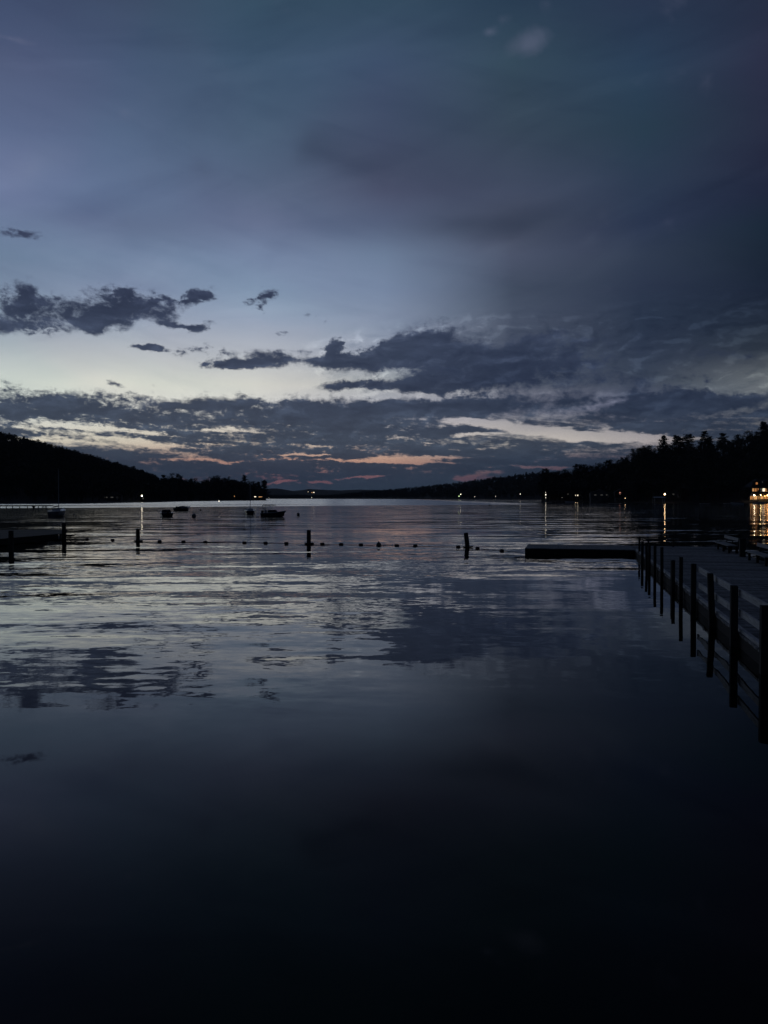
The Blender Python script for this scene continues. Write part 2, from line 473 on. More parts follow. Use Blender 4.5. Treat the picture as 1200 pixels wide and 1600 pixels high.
def ray(x, y):
    u = (x - 600) / F
    v = (800 - y) / F
    return u, math.cos(TH) - v * math.sin(TH), math.sin(TH) + v * math.cos(TH)


def on(x, y, z=0.0):
    """where the sight line of a photo spot meets the level z"""
    u, fy, fz = ray(x, y)
    t = (z - H) / fz
    return Vector((u * t, fy * t, z))


def far(x, y, Y):
    """the spot on a sight line at distance Y down the lake"""
    u, fy, fz = ray(x, y)
    return Vector((u / fy * Y, Y, H + fz / fy * Y))


# ---------------------------------------------------------------- water
def water_material():
    m = bpy.data.materials.new('lake_water')
    m.use_nodes = True
    nt = NT(m.node_tree)
    b = m.node_tree.nodes['Principled BSDF']
    g = nt.node('ShaderNodeNewGeometry')
    Pz = g.outputs['Position']
    x, y, z = nt.sep(Pz)
    half = (0.5, 0.5, 0.5)

    def slopes(f, off, detail, rough, dist=0.0):
        n = nt.noise(nt.vm('ADD', nt.vm('MULTIPLY', Pz, f), off), 1.0, detail, rough, dist=dist, color=True)
        return nt.vm('SUBTRACT', n, half)
    patch = nt.noise(nt.vm('MULTIPLY', Pz, (.035, .085, 1)), 1.0, 3, .5)
    near = nt.step(y, 8.6, 12.6, .06, 1.0)
    gust = nt.m('MULTIPLY', nt.step(patch, .38, .62, .35, 1.25), near)
    gust = nt.m('MULTIPLY', gust, nt.m('ADD', 1.0, nt.m('MULTIPLY', nt.step(y, 15, 22), nt.step(y, 50, 32, 0, .4))))
    # sheltered water in the lee of the pier
    lee = nt.m('MULTIPLY', nt.step(nt.m('MULTIPLY_ADD', patch, 6.0, x), 4.5, 1.5, 1.0, 0.0), nt.step(y, 34, 24, 0.0, .8))
    gust = nt.m('MULTIPLY', gust, nt.m('SUBTRACT', 1.0, lee))
    s1 = nt.vm('MULTIPLY', slopes((.13, .62, 1), (0, 0, 0), 2, .45, .5), (.020, .140, 0))
    s2 = nt.vm('MULTIPLY', slopes((.42, 1.9, 1), (7, 3, 0), 2, .5, .4), (.02, .085, 0))
    s3 = nt.vm('MULTIPLY', slopes((2.2, 4.6, 1), (2, 8, 0), 3, .6, .3), (.02, .085, 0))
    s0 = nt.vm('MULTIPLY', slopes((.05, .17, 1), (4, 4, 0), 2, .5, .6), (.015, .022, 0))
    sw = nt.vm('ADD', nt.vm('SCALE', nt.vm('ADD', nt.vm('ADD', s1, s2), s3), scale=gust), nt.vm('SCALE', s0, scale=nt.step(y, 6, 30, .5, 1.0)))
    # breeze line further out: a rippled band across the lake
    q = nt.m('MULTIPLY_ADD', x, -.74, y)
    q = nt.m('MULTIPLY_ADD', nt.m('SUBTRACT', nt.noise(nt.vm('MULTIPLY', Pz, (.012, .03, 1)), 1.0, 3, .5), .5), 34.0, q)
    br = nt.m('MULTIPLY', nt.step(q, 283, 300), nt.step(x, 85, 40))
    br = nt.m('MULTIPLY', br, nt.m('SUBTRACT', 1.0, nt.m('MULTIPLY', nt.step(q, 352, 360), nt.m('MULTIPLY', nt.step(q, 384, 376), nt.step(x, 20, -60, 0, .85)))))
    bias = nt.vm('SCALE', (0, .092, 0), scale=br)
    sl = nt.vm('ADD', sw, bias)
    sx, sy, _ = nt.sep(sl)
    nrm = nt.vm('NORMALIZE', nt.xyz(sx, nt.m('MULTIPLY', sy, -1.0), 1.0))
    nt._in(b.inputs['Normal'], nrm)
    nt._in(b.inputs['Coat Normal'], nrm)
    rg = nt.step(y, 15, 120, .012, .085, 'LINEAR')
    rgh = nt.m('MULTIPLY_ADD', br, .07, rg)
    nt._in(b.inputs['Roughness'], rgh)
    nt._in(b.inputs['Coat Roughness'], rgh)
    b.inputs['Base Color'].default_value = (.0002, .0042, .0034, 1)
    b.inputs['IOR'].default_value = 1.135
    b.inputs['Coat Weight'].default_value = 1.0
    b.inputs['Coat IOR'].default_value = 1.105
    b.inputs['Specular Tint'].default_value = (.72, 1.0, .93, 1)
    return m


N = 40
mb = MB()
xs = [-6500, -3000, -1200, -500, -150, -40, 0, 40, 150, 500, 1200, 3000, 6500]
ys = [-300, -60, 0, 8, 15, 30, 60, 120, 240, 500, 1000, 2000, 4000, 6500]
mb.v = [(a, b, 0.0) for b in ys for a in xs]
n = len(xs)
mb.f = [(j * n + i, j * n + i + 1, (j + 1) * n + i + 1, (j + 1) * n + i) for j in range(len(ys) - 1) for i in range(n - 1)]
tag(mb.build('water', water_material()), 'dark rippled lake water mirroring the dusk sky', 'lake', kind='structure')


# ---------------------------------------------------------------- hills
def sm(t):
    t = max(0.0, min(1.0, t))
    return t * t * (3 - 2 * t)


class Hill:
    """ground rising from the shore to a ridge; cols: bearing column, shore distance, ridge distance, row of the tree tops"""

    def __init__(s, cols, tree, power=1.0):
        s.c = np.array(cols, float)
        s.tree = tree
        s.power = power

    def at(s, x, t):
        ysh = np.interp(x, s.c[:, 0], s.c[:, 1])
        yr = np.interp(x, s.c[:, 0], s.c[:, 2])
        top = np.interp(x, s.c[:, 0], s.c[:, 3])
        Y = ysh + (yr - ysh) * t
        p = far(x, top, yr)
        zr = max(.6, p.z - s.tree)
        if t <= 1:
            z = .4 + (zr - .4) * (sm(max(0, t)) * .35 + max(0, t) * .65)
        else:
            z = zr - (t - 1) * zr * .25
        if t < 0:
            z = .4 + t * 30
        z += .35 * math.sin(x * .31 + t * 9) * max(0, t) + .2 * math.sin(x * .83)*max(0, t)
        return Vector(((x - 600) / F * Y, Y, z))

    def ground(s, name, label, step=6.0):
        xs = np.arange(s.c[0, 0], s.c[-1, 0] + .01, step)
        ts = [-.04, 0, .05, .12, .2, .3, .4, .5, .6, .7, .8, .9, 1, 1.2, 1.5, 2.0]
        b = MB()
        for t in ts:
            for x in xs:
                b.v.append(tuple(s.at(x, t)))
        k = len(xs)
        b.f = [(j * k + i, j * k + i + 1, (j + 1) * k + i + 1, (j + 1) * k + i) for j in range(len(ts) - 1) for i in range(k - 1)]
        return tag(b.build(name, M['earth'], smooth=True), label, 'hill', kind='structure')


right_hill = Hill([(846, 570, 600, 747), (852, 565, 600, 741), (870, 545, 590, 739), (886, 530, 600, 737), (905, 515, 600, 733), (920, 505, 600, 730), (935, 492, 600, 728), (945, 485, 605, 724),
                   (965, 470, 610, 720), (980, 460, 620, 716), (990, 455, 625, 706), (1005, 448, 630, 698), (1022, 440, 635, 699), (1040, 436, 640, 697), (1070, 432, 650, 696), (1100, 428, 665, 694),
                   (1125, 424, 680, 690), (1150, 420, 690, 684), (1170, 416, 700, 676), (1185, 414, 705, 670), (1200, 412, 712, 664), (1260, 400, 730, 655), (1400, 350, 720, 640), (1700, 260, 600, 620)], 13)
left_hill = Hill([(-260, 340, 850, 640), (-120, 360, 950, 648), (-40, 372, 1000, 661), (0, 380, 1000, 673), (20, 384, 1000, 677), (40, 388, 1000, 683), (80, 396, 980, 693), (120, 410, 960, 704), (160, 440, 940, 715), (200, 485, 920, 727),
                  (230, 520, 900, 736), (246, 545, 890, 744), (255, 560, 880, 752), (262, 566, 880, 764), (275, 590, 870, 772)], 12)
point_hill = Hill([(236, 560, 700, 756), (252, 600, 720, 751), (262, 620, 740, 745), (272, 640, 750, 744), (285, 660, 765, 746), (300, 690, 790, 749), (318, 730, 810, 751), (335, 765, 840, 745), (350, 800, 870, 746),
                   (372, 840, 900, 748), (385, 865, 925, 751), (400, 895, 945, 755), (411, 920, 955, 760), (416, 930, 960, 771)], 13)
mid_hill = Hill([(380, 2450, 3100, 776.5), (500, 2400, 3100, 775.2), (520, 2300, 3050, 773), (560, 2180, 2950, 769), (600, 2050, 2850, 765.5), (640, 1900, 2700, 761.5), (680, 1750, 2500, 757.5), (720, 1620, 2300, 753), (760, 1540, 2150, 748),
                 (800, 1480, 2050, 742.5), (830, 1430, 1980, 739), (870, 1400, 1950, 738), (920, 1380, 1900, 738), (1000, 1380, 1900, 740)], 12)
right_hill.ground('hill', 'steep wooded hill rising behind the lit lake house on the right')
left_hill.ground('hill', 'long dark wooded hill sloping down from the left', 8)
point_hill.ground('hill', 'low wooded point ending beside the sailing boat', 4)
mid_hill.ground('hill', 'long low ridge across the middle of the far shore', 8)
for cols, lab in (([(405, 3500, 4000, 764), (432, 3500, 4000, 763), (452, 3500, 4000, 766), (476, 3500, 4000, 770), (505, 3500, 4000, 772.5), (535, 3450, 4000, 776.5)], 'bluish rounded hill just beyond the wooded point'),
                  ([(405, 4300, 5100, 769), (440, 4300, 5100, 768.5), (465, 4300, 5100, 766.5), (483, 4300, 5100, 764), (500, 4300, 5100, 765), (530, 4300, 5100, 766.2), (562, 4300, 5100, 765), (620, 4300, 5100, 766.3), (690, 4300, 5100, 772)], 'faint farthest blue hills at the end of the lake')):
    Hill(cols, 0).ground('hill', lab, 3)

# ---------------------------------------------------------------- trees
rnd = random.Random(7)
nrg = np.random.default_rng(5)


def leaf_tris(b, c, r, n, flat=1.0, size=.05):
    """n small leaf-clump triangles scattered through an ellipsoid"""
    for _ in range(n):
        d = Vector((rnd.gauss(0, 1), rnd.gauss(0, 1), rnd.gauss(0, 1))).normalized() * (rnd.random() ** .45)
        p = Vector(c) + Vector((d.x * r, d.y * r, d.z * r * flat))
        e = [Vector((rnd.gauss(0, 1), rnd.gauss(0, 1), rnd.gauss(0, .8))).normalized() * size * rnd.uniform(.6, 1.3) for _ in range(3)]
        k = len(b.v)
        b.v += [tuple(p + q) for q in e]
        b.f.append((k, k + 1, k + 2))


def pine_mesh(seed, full=1.0):
    """unit-high white pine: bare lower trunk, ragged flat tiers of branches"""
    rnd.seed(seed)
    tr, cr = MB(), MB()
    lean = rnd.uniform(-.03, .03)
    tr.tube([(0, 0, -.05), (lean * .3, 0, .3), (lean, 0, .7), (lean * 1.2, 0, .98)], [.022, .017, .010, .003], 6)
    z = .22
    while z < 1.0:
        L = (.27 * (1 - z) ** .38 + .05) * rnd.uniform(.55, 1.2) * full
        k = rnd.choice((2, 3, 3, 4))
        a0 = rnd.uniform(0, 6.28)
        for i in range(k):
            a = a0 + i * 6.28 / k + rnd.uniform(-.4, .4)
            l = L * rnd.uniform(.55, 1.15)
            ex, ey, ez = math.cos(a) * l + lean * z, math.sin(a) * l, z + rnd.uniform(-.005, .05)
            tr.tube([(lean * z, 0, z), (ex, ey, ez)], [.005, .002], 4, caps=False)
            for q in (.45, .75, 1.0):
                leaf_tris(cr, (ex * q, ey * q, z + (ez - z) * q + .008), .040 + .30 * l * q, 22, .42, .030)
        z += rnd.uniform(.035, .075)
    leaf_tris(cr, (lean * 1.2, 0, .975), .03, 14, 1.0, .018)
    return tr, cr


def broad_mesh(seed, wide=.30):
    """unit-high broadleaf tree: forked limbs and a lumpy open crown"""
    rnd.seed(seed)
    tr, cr = MB(), MB()
    tr.tube([(0, 0, -.05), (.01, 0, .25), (0, .01, .45)], [.030, .022, .016], 6)
    for i in range(15):
        a = rnd.uniform(0, 6.28)
        z = rnd.uniform(.38, .90)
        w_ = wide * math.sqrt(max(.08, 1 - ((z - .58) / .42) ** 2)) * rnd.uniform(.35, .95)
        c = (math.cos(a) * w_, math.sin(a) * w_, z)
        tr.tube([(0, 0, .33 + rnd.uniform(0, .12)), (c[0] * .6, c[1] * .6, z * .85), c], [.012, .007, .003], 4, caps=False)
        leaf_tris(cr, c, rnd.uniform(.085, .14), 58, .85, .026)
    leaf_tris(cr, (0, 0, .86), .12, 60, .9, .026)
    return tr, cr


def proto(kind, seed, par):
    tr, cr = (pine_mesh if kind == 'pine' else broad_mesh)(seed, par)
    return (tr, cr)


PROT = {'pine': [], 'broad': []}
for kind, seeds in (('pine', (3, 14, 25, 36)), ('broad', (5, 16, 27))):
    for sd in seeds:
        tr, cr = proto(kind, sd, (.85 + .1 * (sd % 4)) if kind == 'pine' else .27 + .02 * (sd % 4))
        PROT[kind].append((tr, cr))
CACHE = {}


def tree(kind, i, p, h, label, group=None):
    """an individual tree: first of a kind is built, later ones share its meshes"""
    key = (kind, i % len(PROT[kind]))
    name = 'pine_tree' if kind == 'pine' else 'broadleaf_tree'
    cat = 'pine tree' if kind == 'pine' else 'tree'
    t = thing(name, label, cat, p, rnd.uniform(0, 6.28), group)
    t.scale = (h, h, h)
    if key not in CACHE:
        tr, cr = PROT[kind][key[1]]
        a = tr.build('trunk', M['bark'], t)
        c = cr.build('crown', M['needle' if kind == 'pine' else 'leaf'], t)
        CACHE[key] = (a.data, c.data)
    else:
        for nm, me in zip(('trunk', 'crown'), CACHE[key]):
            o = bpy.data.objects.new(nm, me)
            COL.objects.link(o)
            o.parent = t
    return t


ORD = 'first second third fourth fifth sixth seventh eighth ninth tenth eleventh twelfth thirteenth fourteenth fifteenth sixteenth seventeenth eighteenth nineteenth twentieth'.split()
# tall trees standing clear of the right-hand hill: column, row of the top, kind
RT = [(861, 735, 'broad'), (885, 731, 'broad'), (909, 723, 'broad'), (919, 727, 'broad'), (937, 721, 'broad'), (950, 716, 'broad'), (960, 722, 'broad'), (978, 715, 'pine'), (997, 698, 'broad'), (1010, 696, 'broad'),
      (1036, 682, 'pine'), (1056, 680, 'pine'), (1064, 685, 'pine'), (1075, 679.5, 'pine'), (1100, 675, 'pine'), (1108, 682, 'pine'), (1129, 678, 'pine'), (1150, 676, 'broad'), (1168, 671, 'broad'), (1193, 661, 'broad')]
for i, (x, y, k) in enumerate(RT):
    g = right_hill.at(x, 1.0)
    top = far(x, y, g.y)
    tree(k, i * 3 + 1, g, max(9, top.z - g.z), '%s %s silhouetted on the right-hand ridge, %s tree along from the lake end' % (
        'tall ragged' if k == 'pine' else 'round-topped', 'pine' if k == 'pine' else 'broadleaf tree', ORD[i]))
# smaller ridge trees nothing tells apart
for hill, x0, x1, st, hh, lab, grp in (
        (right_hill, 852, 1215, 6.5, 13.5, 'dark tree filling the skyline of the right-hand ridge between the taller ones', 'low ridge trees on the right-hand hill'),
        (point_hill, 250, 412, 5.2, 13.5, 'dark tree on the skyline of the low wooded point', 'skyline trees of the wooded point'),
        (mid_hill, 545, 900, 4.2, 13.0, 'tiny dark tree on the skyline of the far middle ridge', 'skyline trees of the far middle ridge'),
        (left_hill, 2, 262, 3.6, 11.5, 'dark tree on the smooth skyline of the long left-hand hill', 'skyline trees of the left-hand hill')):
    x = x0
    i = 0
    while x < x1:
        kd = 'pine' if rnd.random() < (.18 if hill in (mid_hill, right_hill) else .08) else 'broad'
        g = hill.at(x, 1.0 - rnd.random() * .05)
        tree(kd, i, g, hh * (rnd.uniform(.85, 1.22) if hill in (right_hill, point_hill) else rnd.uniform(.92, 1.1)) * (1.15 if kd == 'pine' else 1), lab.replace('dark tree', 'dark pine' if kd == 'pine' else 'dark leafy tree').replace('tiny dark pine', 'tiny dark pine'), grp + (', pines' if kd == 'pine' else ', leafy'))
        x += st * rnd.uniform(.6, 1.3)
        i += 1
# distinct trees of the point
for x, y, k, lab in ((272, 736.5, 'broad', 'tallest round tree standing above the wooded point where it meets the long hill'),
                     (340, 741, 'broad', 'broad leafy tree making the second hump of the wooded point'),
                     (404, 752.5, 'pine', 'slim pine near the tip of the wooded point'),
                     (413, 750, 'pine', 'outermost pine with open branches at the tip of the wooded point')):
    g = point_hill.at(x, .9)
    tree(k, 2, g, far(x, y, g.y).z - g.z, lab)


def simple_crown(seed, conifer):
    rnd.seed(seed)
    b = MB()
    if conifer:
        z = .25
        while z < 1:
            leaf_tris(b, (0, 0, z), .26 * (1 - z) ** .8 + .03, 16, .25, .05)
            z += .065
    else:
        for i in range(7):
            a = rnd.uniform(0, 6.28)
            r_ = rnd.uniform(.05, .24)
            leaf_tris(b, (math.cos(a) * r_, math.sin(a) * r_, rnd.uniform(.45, .82)), .19, 26, .9, .07)
    b.tube([(0, 0, -.1), (0, 0, .5)], [.03, .015], 4, caps=False)
    return b


SCR = [simple_crown(50 + i, i % 3 == 0) for i in range(6)]


def forest(hill, x0, x1, count, hh, label, tmax=.99, dens=1.0):
    """closed forest cover of one hillside: far too many trees to count, one object"""
    V, Fc = [], []
    k = 0
    for i in range(count):
        x = rnd.uniform(x0, x1)
        t = rnd.random() ** dens * tmax + .01
        p = hill.at(x, t)
        sh = SCR[rnd.randrange(6)]
        sc = hh * rnd.uniform(.7, 1.1) * (.75 if t < .06 else 1)
        a = rnd.uniform(0, 6.28)
        v = np.array(sh.v)
        ca, sa = math.cos(a), math.sin(a)
        w2 = sc * rnd.uniform(1.0, 1.35) * (1.5 if hill is mid_hill else 1)
        V.append(np.stack([(v[:, 0] * ca - v[:, 1] * sa) * w2 + p.x, (v[:, 0] * sa + v[:, 1] * ca) * w2 + p.y, v[:, 2] * sc + p.z], 1))
        Fc.append((k, sh))
        k += len(v)
    V = np.concatenate(V)
    faces = []
    for k0, sh in Fc:
        faces += [tuple(q + k0 for q in f) for f in sh.f]
    me = bpy.data.meshes.new('forest')
    me.from_pydata(V.tolist(), [], faces)
    me.materials.append(M['leaf'])
    o = bpy.data.objects.new('forest', me)
    COL.objects.link(o)
    return tag(o, label, 'forest', kind='stuff')


forest(right_hill, 847, 1500, 1500, 12.5, 'black mass of woods covering the right-hand hill')
forest(left_hill, -200, 268, 2600, 12.0, 'black mass of woods covering the long left-hand hill')
forest(point_hill, 238, 415, 420, 13.0, 'black mass of woods covering the low point')
forest(mid_hill, 400, 960, 2400, 14.0, 'dark blue mass of woods covering the far middle ridge')

# ---------------------------------------------------------------- the long pier at the right
PA = math.atan2(.971, .238)          # heading of the pier (local x runs away along it, local y to its left)
HD = .28
pier = thing('pier', 'long grey plank pier with posts along its left edge, running out at the right', 'pier', (6.9, 14.7, 0), PA)
S0, S1, WD = -6.0, 27.4, 4.6
b = MB()
s = S0
rnd.seed(3)
while s < S1:
    wv = .14
    b.box((s + wv / 2, -WD / 2 + rnd.uniform(-.012, .012), HD - .02 + rnd.uniform(-.003, .003)), (wv - .012, WD, .04), 0, rnd.uniform(-.002, .002))
    s += wv
b.build('deck', M['deck'], pier)
b = MB()
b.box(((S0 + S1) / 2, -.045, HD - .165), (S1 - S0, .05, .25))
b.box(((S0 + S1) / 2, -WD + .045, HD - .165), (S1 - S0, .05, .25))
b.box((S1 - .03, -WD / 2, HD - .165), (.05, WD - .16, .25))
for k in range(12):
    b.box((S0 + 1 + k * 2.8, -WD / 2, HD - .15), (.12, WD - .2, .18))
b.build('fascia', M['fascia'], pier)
b = MB()
b.box(((S0 + 23.7) / 2, -.09, HD + .035), (23.7 - S0, .09, .06))
b.build('kerb', M['rail'], pier)
POSTS = [(-4.6, 1.16, .13, 0), (-2.4, 1.14, .14, 0), (0, 1.19, .13, 0), (2.4, 1.19, .125, .05), (4.95, 1.2, .125, 0), (7.2, 1.2, .10, .0), (8.85, .97, .10, 0), (9.15, .93, .08, 0),
         (11.8, 1.19, .10, .01), (14.0, 1.12, .10, 0), (16.0, 1.05, .10, 0), (17.1, 1.03, .10, .03), (19.0, .99, .11, 0)]
for s, h, wd, ln in POSTS:
    b = MB()
    r0 = wd / 2
    k = 0
    for z_, q_, o_ in ((-1.2, 1, ln), (HD, 1, ln * .3), (h - .015, .97, -ln), (h, .86, -ln)):
        b.v += [(s + sx * r0 * q_, .065 + sy * r0 * q_ - o_ * .6 + (rnd.uniform(-.012, .012) if z_ == h else 0), z_ + (rnd.uniform(-.012, .012) if z_ == h else 0)) for sx, sy in ((-1, -1), (1, -1), (1, 1), (-1, 1))]
    b.f = [(4 * i + j, 4 * i + (j + 1) % 4, 4 * i + 4 + (j + 1) % 4, 4 * i + 4 + j) for i in range(3) for j in range(4)] + [(12, 13, 14, 15)]
    b.build('post', M['post'], pier)
for a, c in ((-4.6, -2.4), (-2.4, 0), (0, 2.4), (2.4, 4.95)):
    for zc in (1.06, .66):
        b = MB()
        b.box(((a + c) / 2, -.045, zc + rnd.uniform(-.012, .012)), (c - a - .01, .038, .135))
        b.build('rail', M['rail'], pier)
b = MB()
b.box((20.5, -4.3, HD + .38), (.24, .24, .82)).box((20.5, -4.3, HD + .81), (.27, .27, .04))
b.build('post', M['post'], pier, label='stout square post between the two benches')
for t_ in (-.95, -2.2):
    MB().box((26.9, t_, HD + .16), (.09, .09, .34)).build('post', M['post'], pier)
MB().box((26.9, -1.57, HD + .36), (.12, 1.5, .05)).build('rail', M['post'], pier, label='dark short rail at the far end')
MB().box((21.9, -.06, HD + .4), (.09, .09, .8)).build('post', M['post'], pier)

# benches along the right edge
def bench(s, label, L=3.2):
    c, sn = math.cos(PA), math.sin(PA)
    t = -4.28
    X = 6.9 + s * c - t * sn
    Y = 14.7 + s * sn + t * c
    o = thing('bench', label, 'bench', (X, Y, HD), PA)
    b = MB()
    for k in range(3):
        b.box((0, .17 - k * .15, .37), (L, .135, .04))
    b.build('seat', M['bench'], o)
    b = MB()
    b.box((0, -.235, .66), (L, .035, .15), 0, .16)
    b.build('backrest', M['bench'], o)
    for k in (-1, 0, 1):
        b = MB()
        b.box((k * (L / 2 - .25), .12, .174), (.09, .09, .346)).box((k * (L / 2 - .25), -.2, .174), (.09, .09, .346)).box((k * (L / 2 - .25), -.275, .36), (.07, .04, .72), 0, .10)
        b.build('leg', M['fascia'], o)
    return o


bench(24.0, 'grey slatted bench at the far right corner of the pier, beyond the stout post')
bench(17.1, 'grey slatted bench on the near side of the stout post, cut by the picture edge', 3.3)

# platform that crosses the end of the pier
o = thing('floating_dock', 'low dark plank dock jutting left from the end of the pier', 'dock', (7.3, 39.1, 0), PA)
b = MB()
L = 5.35
k = 0
while k * .14 < L:
    b.box((1.8, -k * .14 - .07, .28 + rnd.uniform(-.003, .003)), (3.6, .128, .04))
    k += 1
b.build('deck', M['deck'], o)
b = MB()
b.box((.04, -L / 2, .095), (.06, L, .325)).box((3.56, -L / 2, .095), (.06, L, .325)).box((1.8, -.035, .095), (3.44, .06, .325)).box((1.8, -L + .035, .095), (3.44, .06, .325))
b.build('fascia', M['fascia'], o)
MB().box((1.8, -L / 2, .06), (3.3, L - .4, .22)).build('float_hull', M['ring'], o)

# ---------------------------------------------------------------- swim line: pilings, rope, floats
def piling(x, yw, top_row, r, label, lean=0.0, plaque=False, rings=True):
    p = on(x, yw)
    zt = far(x, top_row, p.y).z
    o = thing('piling', label, 'post', p)
    b = MB()
    pr = []
    rnd.seed(int(x))
    hs = [-1.5, -.2, .1, zt * .4, zt * .7, zt - .03, zt]
    b.tube([(lean * (z / zt), 0, z) for z in hs], [r * (1.06 + rnd.uniform(-.03, .03)) for _ in hs[:-2]] + [r, r * .86], 12)
    b.build('pole', M['pile'], o, smooth=False)
    if rings:
        b = MB()
        n = 16
        pts = [((r + .07) * math.cos(6.2832 * i / n), (r + .07) * math.sin(6.2832 * i / n), .04) for i in range(n + 1)]
        b.tube(pts, .035, 6)
        b.tube([(r + .05, 0, .05), (r + .2, 0, .05)], [.05, .035], 8)
        b.tube([(-r - .05, 0, .05), (-r - .14, 0, .05)], [.04, .03], 8)
        b.build('collar', M['ring'], o)
    if plaque:
        b = MB()
        for zz, dx_, s_ in ((.66, .03, .06), (.57, -.02, .045), (.48, .03, .05), (.74, -.05, .035)):
            a0 = rnd.uniform(0, 6)
            pts = [(dx_ + lean * .7 + s_ * rnd.uniform(.6, 1) * math.cos(a0 + q), -r * 1.03 - .004, zz + s_ * rnd.uniform(.6, 1) * math.sin(a0 + q)) for q in (0, 1, 2.1, 3.2, 4.2, 5.2)]
            k = len(b.v)
            b.v += pts + [(px, py + .012, pz) for px, py, pz in pts]
            b.f += [tuple(range(k + 5, k - 1, -1))] + [(k + i, k + (i + 1) % 6, k + 6 + (i + 1) % 6, k + 6 + i) for i in range(6)]
        b.build('lichen_patch', M['plaque'], o)
    return o, p


_, p1 = piling(215.5, 846, 826, .125, 'round timber piling holding the swim line, below the bright lamp on the left shore')
_, p2 = piling(482.5, 850, 828, .125, 'round timber piling in the middle of the swim line')
_, p3 = piling(730.5, 855.5, 832.5, .125, 'leaning round timber piling with pale patches, nearest to the dock platform', lean=-.10, plaque=True)
piling(17.5, 861, 829, .125, 'thick dark piling standing in front of the left dock at the picture edge', rings=False)


def swim_line(a, c, floats, label, big=None):
    o = thing('float_line', label, 'float line', a)
    pts = []
    n = 40
    d = c - a
    for i in range(n + 1):
        t = i / n
        pts.append((d.x * t, d.y * t, .004 + .004 * math.sin(i * 1.7)))
    MB().tube(pts, .007, 5).build('rope', M['rope'], o)
    for x in floats:
        # where the sight bearing of the float crosses the rope
        u, fy, fz = ray(x, 850)
        kx = u / fy
        t = (kx * a.y - a.x) / (d.x - kx * d.y)
        p = Vector((d.x * t, d.y * t, .03))
        bb = MB()
        if big == x:
            R = .15
            bb.lathe((p.x, p.y, .05), [(.02, -R), (R * .6, -R * .8), (R * .95, -R * .3), (R, 0), (R * .92, R * .4), (R * .6, R * .8), (.05, R), (.04, R * 1.25), (.015, R * 1.3)], 14)
            bb.build('buoy_ball', M['buoy'], o, smooth=True, label='large round ball buoy')
        else:
            e = d.normalized()
            q = [(-.13, .02), (-.12, .07), (-.07, .085), (.07, .085), (.12, .07), (.13, .02)]
            bb.tube([(p.x + e.x * s_, p.y + e.y * s_, .03) for s_, _ in q], [r_ for _, r_ in q], 10)
            bb.build('float', M['fl'], o, smooth=True)
    return o


p0 = on(96, 842)
swim_line(p0 + Vector((0.2, 0, 0)), p1, [136, 176], 'rope with two small floats between the left dock and the first piling')
swim_line(p1, p2, [249.5, 286.8, 321, 382, 415, 447.5], 'rope with six small floats between the left and middle pilings')
swim_line(p2, p3, [503.7, 533, 564, 591.7, 620, 649, 716], 'rope of floats with one large ball buoy between the middle and leaning pilings', big=591.7)
swim_line(p3, Vector((7.35, 39.5, 0)), [746, 784], 'rope with two small floats between the leaning piling and the dock platform')

# ---------------------------------------------------------------- left dock
o = thing('dock', 'low dark dock reaching in from the left edge, ending at a tall post', 'dock', (-22.2, 51.5, 0))
b = MB()
y_ = -14.0
DZ = .45
while y_ < 6.6:
    xr = .12 * y_ if y_ < .4 else -.36 * y_ + .2
    b.box(((xr - 18) / 2, y_, DZ - .02 + rnd.uniform(-.003, .003)), (18 + xr, .185, .04))
    y_ += .2
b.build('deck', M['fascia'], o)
b = MB()
e1 = Vector((.12, 1, 0)).normalized()
b.box((-.12 * 7 - .05, -7, DZ - .21), (.06, 14.1, .34), -math.atan2(.12, 1))
b.box((-1.15, 3.4, DZ - .21), (.06, 6.9, .34), math.atan2(.36, 1))
for k in range(7):
    b.box((-9.5, -13 + k * 3, DZ - .18), (15, .2, .2))
b.build('fascia', M['fascia'], o)
for px_, py_ in ((-.02, .9), (-1.95, -13.0), (-9, -13.0)):
    MB().tube([(px_, py_, -1.2), (px_, py_, 1.13), (px_, py_, 1.18)], [.15, .145, .12], 10).build('post', M['pile'], o)
MB().box((.42, .9, .30), (.42, .5, .09)).build('step', M['fascia'], o)

# trestle pier further out at the left
Yp = 190.0
a = far(5, 790, Yp)
o = thing('trestle_pier', 'distant trestle pier on thin legs behind the left dock', 'pier', (far(56, 796, Yp).x, Yp, 0))
MB().box((-7.5, 0, 1.0), (23, 1.8, .16)).build('deck', M['fascia'], o)
for px in (2, 12, 22, 33, 45, 53.5, 62, 68, 70.5, 73, 75):
    x_ = far(px, 796, Yp).x - o.location.x
    MB().tube([(x_, -.7, -.5), (x_, -.7, .95)], .09, 6).build('leg', M['fascia'], o)
b = MB()
b.add([(-.75, -.75, .93), (.25, -.75, .93), (-.2, -.75, .05), (-.75, -.6, .93), (.25, -.6, .93), (-.2, -.6, .05)], [(0, 1, 2), (5, 4, 3), (0, 3, 4, 1), (1, 4, 5, 2), (2, 5, 3, 0)])
b.build('brace', M['fascia'], o)


